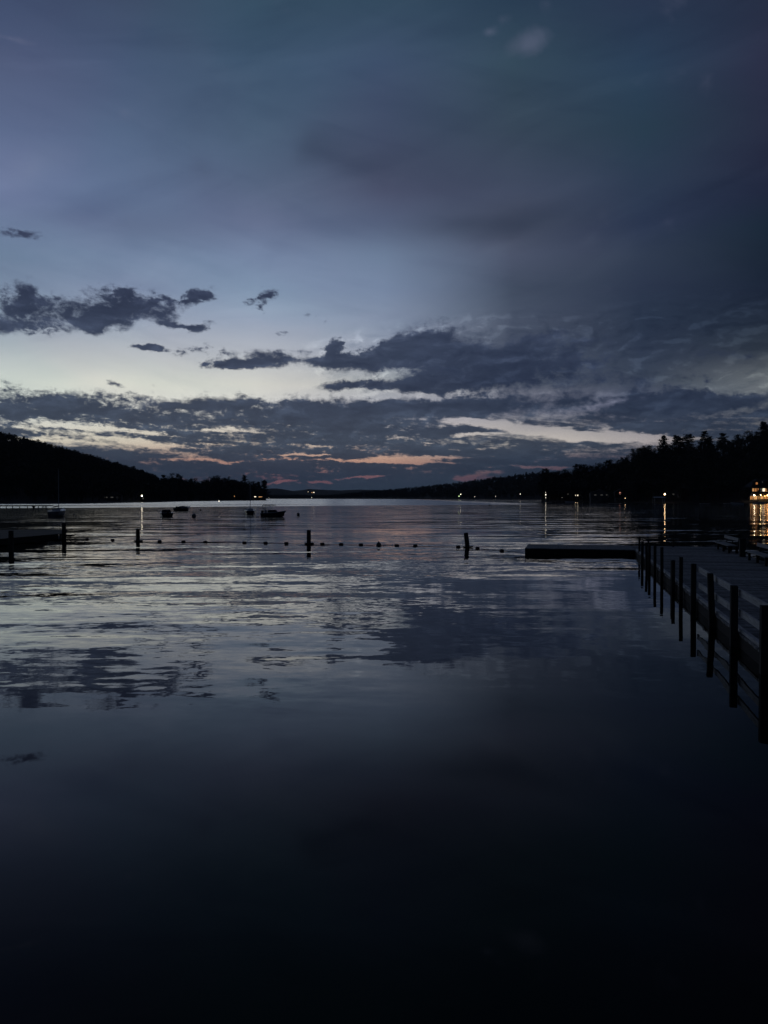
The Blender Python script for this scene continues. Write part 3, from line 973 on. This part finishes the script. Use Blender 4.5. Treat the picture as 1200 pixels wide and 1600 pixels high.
# ---------------------------------------------------------------- boats
def hull_mesh(L, B, h, stern=.92, bow_rise=.38, draft=.25):
    """lofted open hull: returns the shell and the gunwale outline; local x forward"""
    ns, prof = 11, 7
    b = MB()
    gun = []
    for i in range(ns):
        t = i / (ns - 1)
        x = -L / 2 + L * t
        wv = B / 2 * (stern + (1 - stern) * min(1, t / .4)) * (1 - max(0, (t - .40) / .60) ** 1.75) + .005
        g = h + bow_rise * t ** 2.2
        kz = -draft * (1 - max(0, (t - .7) / .3) ** 2 * 1.6)
        ring = []
        for sd in (-1, 1):
            pts = [(x + .34 * t ** 3, sd * wv, g), (x, sd * wv * .97, g * .55), (x - .03 * t, sd * wv * .84, .02 + .25 * max(0, t - .6))]
            ring.append(pts)
        row = ring[0] + [(x - .10 * t, 0, kz)] + ring[1][::-1]
        b.v += row
        gun.append((x + .34 * t ** 3, wv, g))
    m_ = prof
    for i in range(ns - 1):
        for j in range(m_ - 1):
            b.f.append((i * m_ + j, i * m_ + j + 1, (i + 1) * m_ + j + 1, (i + 1) * m_ + j))
    b.f.append(tuple(range(m_))[::-1])
    return b, gun


def deck_from(gun, drop=.03, inset=.04, i0=0, i1=None):
    b = MB()
    g = gun[i0:i1]
    for x, wv, z in g:
        w2 = max(.004, wv - inset)
        b.v += [(x, -w2, z - drop), (x, 0, z - drop + .05), (x, w2, z - drop)]
    for i in range(len(g) - 1):
        for j in range(2):
            b.f.append((i * 3 + j, i * 3 + j + 1, (i + 1) * 3 + j + 1, (i + 1) * 3 + j))
    return b


def gunwale(gun, r=.05):
    b = MB()
    b.tube([(x, -wv, z) for x, wv, z in gun] + [(x, wv, z) for x, wv, z in gun[::-1]], r, 6)
    return b


def outboard(o, L, h):
    b = MB()
    b.box((-L / 2 - .22, 0, h + .12), (.34, .30, .42)).box((-L / 2 - .22, 0, h + .36), (.26, .24, .08)).box((-L / 2 - .20, 0, h * .4 - .2), (.13, .09, h + .5))
    b.build('outboard_motor', M['ring'], o)


def canvas_cover(gun, rise, i0, i1):
    b = MB()
    g = gun[i0:i1]
    n = len(g)
    for k, (x, wv, z) in enumerate(g):
        t = k / (n - 1)
        hgt = rise * math.sin(math.pi * min(1, .12 + .88 * t)) ** .7 + .04
        for q in (-1, -.8, -.35, 0, .35, .8, 1):
            b.v.append((x, (wv + .015) * q, z - .03 + hgt * (1 - abs(q) ** 2.2)))
    for i in range(n - 1):
        for j in range(6):
            b.f.append((i * 7 + j, i * 7 + j + 1, (i + 1) * 7 + j + 1, (i + 1) * 7 + j))
    return b


def boat(kind, x, yw, rz, label, L, B, h, hullm='hull'):
    p = on(x, yw)
    nm = 'sailboat' if kind == 'sail' else 'motorboat'
    o = thing(nm, label, 'boat', p, rz)
    hb, gun = hull_mesh(L, B, h, .9 if kind != 'sail' else .62)
    hb.build('hull', M[hullm], o, smooth=True)
    gunwale(gun).build('gunwale', M['hullw'], o)
    if kind == 'cover':
        deck_from(gun, .02, .03, 7).build('foredeck', M['hullw'], o)
        canvas_cover(gun, .42, 0, 9).build('canvas_cover', M['canvas'], o, smooth=True)
        outboard(o, L, h)
    elif kind == 'cuddy':
        deck_from(gun).build('deck', M['hullw'], o)
        b = MB()
        g0 = h + .04
        b.add([(-.9, -B * .38, g0), (.9, -B * .36, g0), (.9, B * .36, g0), (-.9, B * .38, g0), (-.8, -B * .30, g0 + .42), (.35, -B * .28, g0 + .42), (.35, B * .28, g0 + .42), (-.8, B * .30, g0 + .42)],
              [(0, 1, 5, 4), (1, 2, 6, 5), (2, 3, 7, 6), (3, 0, 4, 7), (4, 5, 6, 7)])
        b.build('canvas_top', M['canvas'], o)
        outboard(o, L, h)
    elif kind == 'bimini':
        deck_from(gun, .02, .03, 6).build('foredeck', M['hullw'], o)
        deck_from(gun, .32, .06, 0, 7).build('cockpit_floor', M['canvas'], o)
        b = MB()
        g0 = gun[6][2]
        x0 = gun[5][0]
        b.add([(x0 + .75, -.12, g0 + .02), (x0 + .75, .12, g0 + .02), (x0 + .1, B * .43, g0), (x0 - .7, B * .46, g0 - .02), (x0 + .30, -.1, g0 + .40), (x0 + .30, .1, g0 + .40), (x0 - .15, B * .37, g0 + .38), (x0 - .75, B * .42, g0 + .22),
               (x0 + .1, -B * .43, g0), (x0 - .7, -B * .46, g0 - .02), (x0 - .15, -B * .37, g0 + .38), (x0 - .75, -B * .42, g0 + .22)],
              [(0, 1, 5, 4), (1, 2, 6, 5), (2, 3, 7, 6), (8, 0, 4, 10), (9, 8, 10, 11)])
        b.build('windshield', M['glass'], o)
        for k, sx in enumerate((-.9, -.9)):
            MB().box((-L / 2 + 1.0, (k - .5) * .9, h + .05), (.5, .5, .14)).box((-L / 2 + .76, (k - .5) * .9, h + .3), (.1, .5, .5)).build('seat', M['hullw'], o)
        zt = 1.72
        b = MB()
        for sx in (-L / 2 + .35, -L / 2 + 1.15, -L / 2 + 1.9):
            b.tube([(-L / 2 + 1.1, -B * .46, h), (sx, -B * .44, zt), (sx, B * .44, zt), (-L / 2 + 1.1, B * .46, h)], .02, 5)
        b.build('bimini_frame', M['alu'], o)
        b = MB()
        for kx in range(5):
            xx = -L / 2 + .3 + kx * .41
            for q in (-1, -.5, 0, .5, 1):
                b.v.append((xx, B * .46 * q, zt + .03 + .09 * (1 - q * q)))
        for xx, q, zz in [(v[0], v[1], v[2] - .05) for v in b.v]:
            b.v.append((xx, q, zz))
        for i in range(4):
            for j in range(4):
                a_ = i * 5 + j
                b.f += [(a_, a_ + 1, a_ + 6, a_ + 5), (a_ + 25, a_ + 30, a_ + 31, a_ + 26)]
        b.build('bimini_top', M['canvas'], o)
        outboard(o, L, h)
    elif kind == 'sail':
        deck_from(gun).build('deck', M['hullw'], o)
        b = MB()
        g0 = h + .02
        b.add([(-.7, -B * .26, g0), (1.0, -B * .2, g0 + .05), (1.0, B * .2, g0 + .05), (-.7, B * .26, g0), (-.6, -B * .22, g0 + .34), (.75, -B * .15, g0 + .28), (.75, B * .15, g0 + .28), (-.6, B * .22, g0 + .34)],
              [(0, 1, 5, 4), (1, 2, 6, 5), (2, 3, 7, 6), (3, 0, 4, 7), (4, 5, 6, 7)])
        b.build('cabin', M['hullw'], o)
    return o, gun


boat('cuddy', 259.5, 806.5, math.radians(112), 'dark motorboat with pale gunwale moored above the floats, left of the round mooring buoy', 4.4, 1.9, .55)
boat('cover', 286.5, 798, math.radians(70), 'small motorboat under a dark canvas cover, farthest out of the moored boats', 4.6, 2.35, .62)
o, g = boat('sail', 391, 803, math.radians(100), 'small dark sailing boat with a bare mast moored off the wooded point', 5.0, 2.0, .62)
MB().tube([(.5, 0, .6), (.5, 0, 5.75)], [.055, .035], 8).build('mast', M['alu'], o)
MB().tube([(.45, 0, 1.35), (-1.9, 0, 1.3)], .05, 6).build('boom', M['canvas'], o, label='boom wrapped in dark canvas')
b = MB().tube([(.5, 0, 5.6), (2.35, 0, .95)], .012, 4).tube([(.5, 0, 5.6), (-2.4, 0, .7)], .012, 4).tube([(.5, 0, 5.2), (.4, .9, .65)], .012, 4).tube([(.5, 0, 5.2), (.4, -.9, .65)], .012, 4)
b.build('rigging', M['alu'], o)
boat('bimini', 428, 807, math.radians(-30), 'white-nosed motorboat with a raised bimini top on a frame, right of the sailing boat', 4.1, 1.75, .52)
o, g = boat('sail', 90, 807, math.radians(97), 'dim pale sailing boat in the shadow behind the left dock post', 5.4, 2.3, .85, 'hulld')
MB().tube([(.6, 0, .8), (.6, 0, 7.5)], [.06, .04], 8).build('mast', M['alu'], o)
MB().tube([(.55, 0, 1.6), (-2.2, 0, 1.5)], .07, 6).build('boom', M['canvas'], o, label='boom wrapped in dark canvas')


def mooring(x, yw, R, label, stripe=True):
    p = on(x, yw)
    o = thing('mooring_buoy', label, 'buoy', p)
    pr = [(R * math.cos(a), R * math.sin(a)) for a in [math.radians(d) for d in range(-80, 81, 16)]]
    MB().lathe((0, 0, R * .55), pr, 16).build('ball', M['buoy'], o, smooth=True)
    if stripe:
        MB().lathe((0, 0, R * .55), [(R * 1.015, -R * .12), (R * 1.02, 0), (R * 1.015, R * .12)], 16).build('stripe', M['stripe'], o, smooth=True)
    b = MB()
    b.tube([(0, 0, R * 1.5), (0, 0, R * 1.72)], [.03, .025], 6).tube([(.05 * math.cos(a_ * .785), 0, R * 1.72 + .05 + .05 * math.sin(a_ * .785)) for a_ in range(9)], .012, 5)
    b.build('ring', M['alu'], o)


mooring(303, 808, .33, 'large round mooring buoy right of the nearest dark motorboat')
mooring(313.3, 797.5, .22, 'tiny mooring buoy beyond the large round one')
mooring(466, 805, .26, 'round mooring buoy right of the boat with the bimini top')
mooring(116, 805.5, .16, 'tiny pale buoy off the dim sailing boat', False)
mooring(765, 790.5, .30, 'tiny dark marker buoy far out, beyond the leaning piling', False)
p = on(796, 784.6)
o = thing('swim_raft', 'low dark raft far out on the lake below the yellowish far lamp', 'raft', p)
MB().box((0, 0, .35), (3.6, 2.6, .12)).build('deck', M['deck'], o)
MB().box((-1.2, 0, .12), (.8, 2.4, .36)).box((1.2, 0, .12), (.8, 2.4, .36)).build('float_hull', M['ring'], o)


# ---------------------------------------------------------------- lamps, cottages and the lake house
def lamp(x, y, Y, glow, r, label, ground=None, name='shore_lamp'):
    p = far(x, y, Y)
    gz = ground if ground is not None else .4
    o = thing(name, label, 'lamp', (p.x, p.y, gz))
    hgt = p.z - gz
    MB().tube([(0, .1, -.6), (0, .1, hgt + .12), (0, 0, hgt + .16)], [.09, .06, .04], 6).build('pole', M['fascia'], o)
    R = r
    MB().lathe((0, 0, hgt), [(R * .3, -R), (R * .8, -R * .6), (R, 0), (R * .8, R * .6), (R * .3, R)], 8).build('lamp_globe', M[glow], o, smooth=True)
    return o


lamp(221.7, 774.5, 512, 'lamp', .42, 'brightest shore lamp below the long left-hand hill, with a long streak on the water')
lamp(223.6, 778.8, 511, 'faint', .5, 'dim low light beside the brightest left shore lamp')
lamp(342.2, 783.0, 620, 'lampw', .32, 'small light at the waterline below the wooded point', 0.0)
lamp(719.7, 772.3, 1540, 'lamp', .5, 'bright lamp on the far middle shore with a streak on the water', 1)
lamp(717.2, 775.3, 1535, 'lampg', .6, 'greenish light beside the bright lamp of the far middle shore', 1)
lamp(742, 776, 1500, 'lampw', .42, 'small light on the far middle shore, right of the greenish one', 1)
lamp(774.5, 775.6, 1470, 'lampw', .34, 'faint light on the far middle shore between two brighter ones', 1)
lamp(813, 772, 1440, 'lampw', .6, 'yellowish light on the far middle shore, nearest to the right-hand hill', 1)
lamp(487, 777.5, 2380, 'lampw', .6, 'tiny light on the water edge below the farthest hills', 1)
lamp(420, 778.2, 2400, 'lampw', .35, 'tiny faint light on the water edge just past the wooded point', 1)
lamp(1038.8, 772.2, 433, 'lampa', .5, 'bright lone lamp on the right shore under the hill, midway to the lake house', 2)
lamp(878.5, 778, 556, 'lampw', .40, 'pinkish small light standing over the boats at the right point', .6)
lamp(878.2, 782.4, 556, 'lampw', .28, 'low light at the waterline of the right point', .2)

# lit mast at the tip of the right point
p = far(852.7, 782, 566)
o = thing('light_tower', 'slim white tower with lights at the tip of the right-hand point', 'tower', (p.x, p.y, 0))
MB().lathe((0, 0, 0), [(1.0, -.4), (1.0, .5), (.55, .6), (.42, 3.0)], 10).build('tower', M['trim'], o)
MB().tube([(0, 0, 3.0), (0, 0, 7.2)], [.09, .05], 6).build('pole', M['trim'], o)
for z_, r_, m_ in ((5.3, .42, 'lampw'), (7.2, .25, 'lampw'), (3.1, .25, 'lampw')):
    MB().lathe((0, 0, z_), [(r_ * .3, -r_), (r_, 0), (r_ * .3, r_)], 8).build('lamp_globe', M[m_], o, smooth=True)


def window(o, x, z, ww, hh, glow, y=-.03, mull=True):
    fr = MB()
    t = .10
    fr.box((x, y, z + hh / 2 + t / 2), (ww + 2 * t, .08, t)).box((x, y, z - hh / 2 - t / 2), (ww + 2 * t, .08, t)).box((x - ww / 2 - t / 2, y, z), (t, .08, hh)).box((x + ww / 2 + t / 2, y, z), (t, .08, hh))
    if mull:
        fr.box((x, y - .012, z), (.05, .06, hh)).box((x, y - .016, z), (ww, .05, .05))
    f = fr.build('window', M['trim'], o)
    MB().box((x, y + .005, z), (ww, .03, hh)).build('pane', M[glow], f)
    return f


def gable(o, w_, d_, z0, h_, rh, over=.4, wallm='wall', roofm='roof', dy=0.0):
    wl = MB()
    wl.add([(-w_ / 2, dy, z0), (w_ / 2, dy, z0), (w_ / 2, dy + d_, z0), (-w_ / 2, dy + d_, z0), (-w_ / 2, dy, z0 + h_), (w_ / 2, dy, z0 + h_), (w_ / 2, dy + d_, z0 + h_), (-w_ / 2, dy + d_, z0 + h_), (0, dy, z0 + h_ + rh), (0, dy + d_, z0 + h_ + rh)],
           [(0, 1, 5, 8, 4), (1, 2, 6, 5), (2, 3, 7, 9, 6), (3, 0, 4, 7)])
    wl.build('wall', M[wallm], o)
    r = MB()
    sl = rh / (w_ / 2)
    for sd in (-1, 1):
        e = (sd * (w_ / 2 + over), z0 + h_ - over * sl)
        a_, b_ = dy - over, dy + d_ + over
        r.add([(0, a_, z0 + h_ + rh + .02), (e[0], a_, e[1] + .02), (e[0], b_, e[1] + .02), (0, b_, z0 + h_ + rh + .02), (0, a_, z0 + h_ + rh + .2), (e[0], a_, e[1] + .2), (e[0], b_, e[1] + .2), (0, b_, z0 + h_ + rh + .2)],
              [(0, 1, 2, 3), (4, 7, 6, 5), (0, 4, 5, 1), (1, 5, 6, 2), (2, 6, 7, 3)])
    r.build('roof', M[roofm], o)


def cottage(x, yb, Y, w_, h_, wins, label, wallm='wall', rh=2.2):
    p = far(x, yb, Y)
    z0 = 0
    o = thing('cottage', label, 'house', p, math.atan2(-p.x, p.y) * .6)
    MB().box((0, 4, -2.0), (w_ - .4, 7.6, 4.0)).build('foundation', M['stone'], o)
    gable(o, w_, 8, z0, h_, rh, wallm=wallm)
    for wx, wz, ww, wh, gl in wins:
        window(o, wx, wz, ww, wh, gl)
    MB().box((w_ * .3, .0, 1.0), (.9, .1, 2.0)).build('door', M['trim'], o)
    return o


cottage(117, 760.5, 640, 9, 2.8, [(-.9, 1.9, 1.0, 1.1, 'pale'), (1.4, 2.1, .8, .9, 'pale'), (-3, 1.6, .8, .8, 'faint')], 'hillside house with two small bright windows high on the long left-hand hill')
cottage(132.5, 776, 560, 8, 2.6, [(0, 1.3, .8, .8, 'amber'), (2.5, 1.3, .8, .8, 'faint')], 'shadowed cottage with one faint window low on the long left-hand hill')
cottage(175, 780.5, 480, 11, 2.6, [(-3.5, 1.4, 1.6, .6, 'faint'), (0, 1.4, 1.6, .6, 'faint'), (3.5, 1.4, 1.6, .6, 'faint')], 'dark cottage on the left shore between the faint window and the bright lamp', 'wallg')
cottage(364.5, 778.5, 850, 8, 3, [(-1.5, 2.0, 1.7, 1.2, 'pale'), (1.2, 2.2, 1.5, 1.4, 'amber')], 'cottage with a pair of lit windows in the middle of the wooded point')
cottage(342.5, 773, 830, 6, 2.6, [(0, 1.8, .8, .8, 'faint')], 'barely lit cottage among the trees of the wooded point')
cottage(404, 779, 905, 12, 3, [(-4, 2.2, 2.4, 1.0, 'pale'), (2.2, 2.0, 4.2, .9, 'amber')], 'long low cottage with lit windows at the tip of the wooded point')
cottage(489, 770.6, 4350, 26, 7, [(-6, 3.5, 6, 4, 'amber'), (5, 4.0, 8, 5, 'pale')], 'brightly lit building on the farthest hills')
cottage(481.5, 769.5, 4380, 16, 7, [(0, 4, 3, 3, 'pale')], 'smaller lit building left of the bright one on the farthest hills')
cottage(876, 775.5, 575, 7, 2.6, [(-1, 2.0, 1.3, 1.0, 'faint'), (1.6, 1.5, .7, .7, 'amber')], 'cottage with a dim window at the right-hand point behind the small lights', 'wallg')
cottage(889, 777, 560, 6, 3, [(-.8, 2.3, .8, 1.0, 'faint'), (.6, 1.6, .7, .7, 'faint')], 'dim cottage between the small lights and the pair of bright windows', 'wallg')
cottage(903.5, 777.5, 530, 9.5, 3, [(-2.0, 1.6, .75, .9, 'pale'), (-.35, 1.6, .75, .9, 'pale'), (2.0, 1.6, 1.6, .6, 'faint')], 'cottage with a pair of small bright windows, right of the dim one')
lamp(899.3, 785.0, 500, 'lampa', .16, 'left of two small amber lights over the water by the pair of bright windows', .1)
lamp(903.0, 785.2, 498, 'lampa', .19, 'right of two small amber lights over the water by the pair of bright windows', .1)
cottage(940, 777, 490, 14, 2.8, [(-4, 1.5, 1.4, .5, 'faint'), (0, 1.5, 1.4, .5, 'faint'), (3.6, 1.5, 1.8, .5, 'faint')], 'unlit long cottage left of the one with the pink window', 'wallg')
cottage(972, 777.5, 470, 8.5, 3.4, [(-1.2, 2.5, .8, 1.8, 'pink'), (1.8, 2.2, .7, .7, 'faint')], 'gabled cottage with one tall pink window')
lamp(977, 778.5, 458, 'lampa', .13, 'small amber light on the shore just right of the pink window', .5)
cottage(1053, 777.5, 450, 8, 2.8, [(-.5, 1.9, 1.4, .7, 'faint')], 'dim cottage right of the bright lone lamp', 'wallg')


def jetty(x0, x1, y, label):
    a, c = on(x0, y, .5), on(x1, y, .5)
    mid = (a + c) / 2
    L = (c - a).length
    o = thing('jetty', label, 'jetty', (mid.x, mid.y, 0))
    MB().box((0, 0, .5), (L, 2.2, .14)).build('deck', M['rail'], o)
    for k in range(4):
        xx = -L / 2 + .3 + k * (L - .6) / 3
        MB().tube([(xx, -.9, -.6), (xx, -.9, .9)], .1, 6).build('post', M['fascia'], o)


jetty(844, 862, 784.6, 'low jetty under the slim white tower')
jetty(952, 971, 786.8, 'pale jetty below the pink window')
jetty(1094, 1108, 787.3, 'short pale jetty between the dim cottage and the boat lift')
jetty(1132, 1143, 787.2, 'jetty beside the boat lift')
# covered boat lift
p = on(1145, 789)
o = thing('boat_lift', 'dim white canopy boat lift on the right shore, left of the lake house', 'boat lift', (p.x, 395, 0))
for sx in (-2.6, 2.6):
    for sy in (-1.4, 1.4):
        MB().tube([(sx, sy, -.6), (sx, sy, 3.0)], .07, 6).build('post', M['alu'], o)
b = MB()
for k in range(6):
    q = -1 + k * .4
    b.v += [(-3.1, q * 1.7, 3.0 + .55 * (1 - q * q)), (3.1, q * 1.7, 3.0 + .55 * (1 - q * q))]
    b.v += []
b.f = [(2 * k, 2 * k + 1, 2 * k + 3, 2 * k + 2) for k in range(5)]
b.build('canopy', M['hullw'], o)
boat('cover', 1152, 788.4, math.radians(170), 'small covered boat by the boat lift', 5, 2.1, .6, 'hullw')
boat('cover', 890, 785.3, math.radians(175), 'covered boat moored at the shore of the right-hand point', 5.5, 2.2, .6, 'hullw')

# lake house, lit up, cut by the right edge of the picture
YH = 425.0
q = lambda x, y: far(x, y, YH)
hx0, hx1 = q(1175.5, 780).x, q(1236, 780).x
W_ = hx1 - hx0
cx = (hx0 + hx1) / 2
o = thing('lake_house', 'large lake house with two lit floors and glowing porch at the right edge', 'house', (cx, YH, 1.2))
zz = lambda y: q(1190, y).z - 1.2
X = lambda x: q(x, 780).x - cx
MB().box((0, 6.2, -1.5), (W_ + 1, 12, 3.0)).build('foundation', M['stone'], o)
b = MB()
ft = zz(770.6)
b.box((0, 7.0, ft / 2), (W_ - .6, 9.0, ft))
b.box((0, 6.6, ft + (zz(761.5) - ft) / 2 + .01), (W_ - 1.6, 9.0, zz(761.5) - ft))
b.build('wall', M['wall'], o)
MB().box((0, 1.2, ft), (W_ + 1.2, 2.7, .22)).box((0, .9, .05), (W_ + 1, 3.2, .2)).build('porch_floor', M['wall'], o)
for k in range(8):
    xx = -W_ / 2 + .4 + k * (W_ - .8) / 7
    MB().box((xx, .1, ft / 2), (.22, .22, ft - .25)).build('porch_post', M['trim'], o)
b = MB()
zr, zq = zz(761.5), zz(752.0)
b.add([(-W_ / 2 - .3, 1.2, zr), (W_ / 2 + .3, 1.2, zr), (W_ / 2 + .3, 12, zr), (-W_ / 2 - .3, 12, zr), (-W_ / 2 + 4.5, 6.2, zq + 1.6), (W_ / 2 - 4.5, 6.2, zq + 1.6)],
      [(0, 1, 5, 4), (1, 2, 5), (2, 3, 4, 5), (3, 0, 4), (0, 3, 2, 1)])
b.build('roof', M['roof'], o)
for xa in (1185.5, 1199, 1214):
    d = MB()
    x_ = X(xa)
    z_ = zz(757.2)
    d.box((x_, 3.8, z_ + .8), (2.6, 3.4, 2.2))
    dd = d.build('dormer', M['wall'], o)
    MB().add([(x_ - 1.6, 1.9, z_ + 1.9), (x_ + 1.6, 1.9, z_ + 1.9), (x_, 1.9, z_ + 2.9), (x_ - 1.6, 5.6, z_ + 1.9), (x_ + 1.6, 5.6, z_ + 1.9), (x_, 5.6, z_ + 2.9)],
             [(0, 1, 2), (5, 4, 3), (0, 2, 5, 3), (2, 1, 4, 5), (1, 0, 3, 4)]).build('roof', M['roof'], dd)
window(o, X(1185), zz(755.2), 1.0, 1.1, 'warm', 2.06)
window(o, X(1194), zz(754.2) + .4, .01 + .4, .4, 'faint', 2.0, False)
for xa, wd, gl in ((1179.5, .9, 'amber'), (1183.4, 1.0, 'warm'), (1187.2, .6, 'warm'), (1191.5, 1.0, 'faint'), (1196, 1.3, 'pale'), (1200, 1.2, 'amber'), (1204, 1.2, 'amber'), (1209, 1.2, 'warm'), (1215, 1.2, 'amber'), (1222, 1.2, 'warm')):
    window(o, X(xa), zz(765.4), wd, 1.7, gl, 2.06)
for xa, wd, gl in ((1176.6, .7, 'warm'), (1179.6, .8, 'warm'), (1182.4, .6, 'amber'), (1185.0, 1.0, 'amber'), (1188.5, .8, 'warm'), (1192.6, .6, 'amber'), (1195.2, .8, 'amber'), (1199.5, 1.0, 'warm'), (1204, 1.0, 'warm'), (1212, 1.0, 'amber'), (1222, 1.0, 'warm')):
    window(o, X(xa), zz(777.8), wd, 1.9, gl, 2.46, False)
for xa, ya, r_, gl in ((1178.7, 773.6, .30, 'porch'), (1188.4, 773.4, .26, 'porchy'), (1195.4, 775.0, .20, 'porcho'), (1199.6, 774.0, .36, 'porcho'), (1206, 774, .3, 'porchy'), (1216, 774, .3, 'porch')):
    MB().lathe((X(xa), -.1 if gl != 'porcho' else .3, zz(ya)), [(r_ * .4, -r_), (r_, -r_ * .3), (r_, r_ * .3), (r_ * .4, r_)], 10).build('porch_lamp', M[gl], o)
b = MB()
for k in range(14):
    t = k / 13
    b.box((X(1170.5) + (X(1176) - X(1170.5)) * t, .9, zz(779.5) + (zz(770.5) - zz(779.5)) * t), (.3, 1.0, .1))
b.tube([(X(1170.3), .3, zz(778.0)), (X(1176), .3, zz(768.8))], .09, 6)
b.build('stairs', M['trim'], o)
MB().box((W_ * .25, 9, zq + 2.2), (1.0, 1.0, 3.6)).build('chimney', M['stone'], o)
# small boats drawn up below the lake house
boat('cuddy', 1187, 787.6, math.radians(4), 'pale bluish motorboat moored in front of the lake house', 5.6, 2.2, .6, 'hullw')
p = on(1163.5, 786)
o = thing('flagpole', 'thin pale pole standing on the shore left of the lake house', 'pole', (p.x, p.y + 6, .3))
MB().tube([(0, 0, -.4), (0, 0, 6.6)], [.09, .05], 8).build('pole', M['trim'], o)
MB().lathe((0, 0, 6.66), [(.03, -.1), (.1, 0), (.03, .1)], 8).build('finial', M['alu'], o)

# ---------------------------------------------------------------- evening air
hz = MB().box((0, 3100, 165), (13200, 7000, 340)).build('haze', bpy.data.materials.new('evening_air'))
mt = hz.data.materials[0]
mt.use_nodes = True
mt.node_tree.nodes.clear()
pv = mt.node_tree.nodes.new('ShaderNodeVolumePrincipled')
pv.inputs['Color'].default_value = (.72, .82, 1.0, 1)
pv.inputs['Density'].default_value = 4.5e-5
mo = mt.node_tree.nodes.new('ShaderNodeOutputMaterial')
mt.node_tree.links.new(pv.outputs[0], mo.inputs['Volume'])
tag(hz, 'thin blue evening haze over the lake', 'haze', kind='stuff')
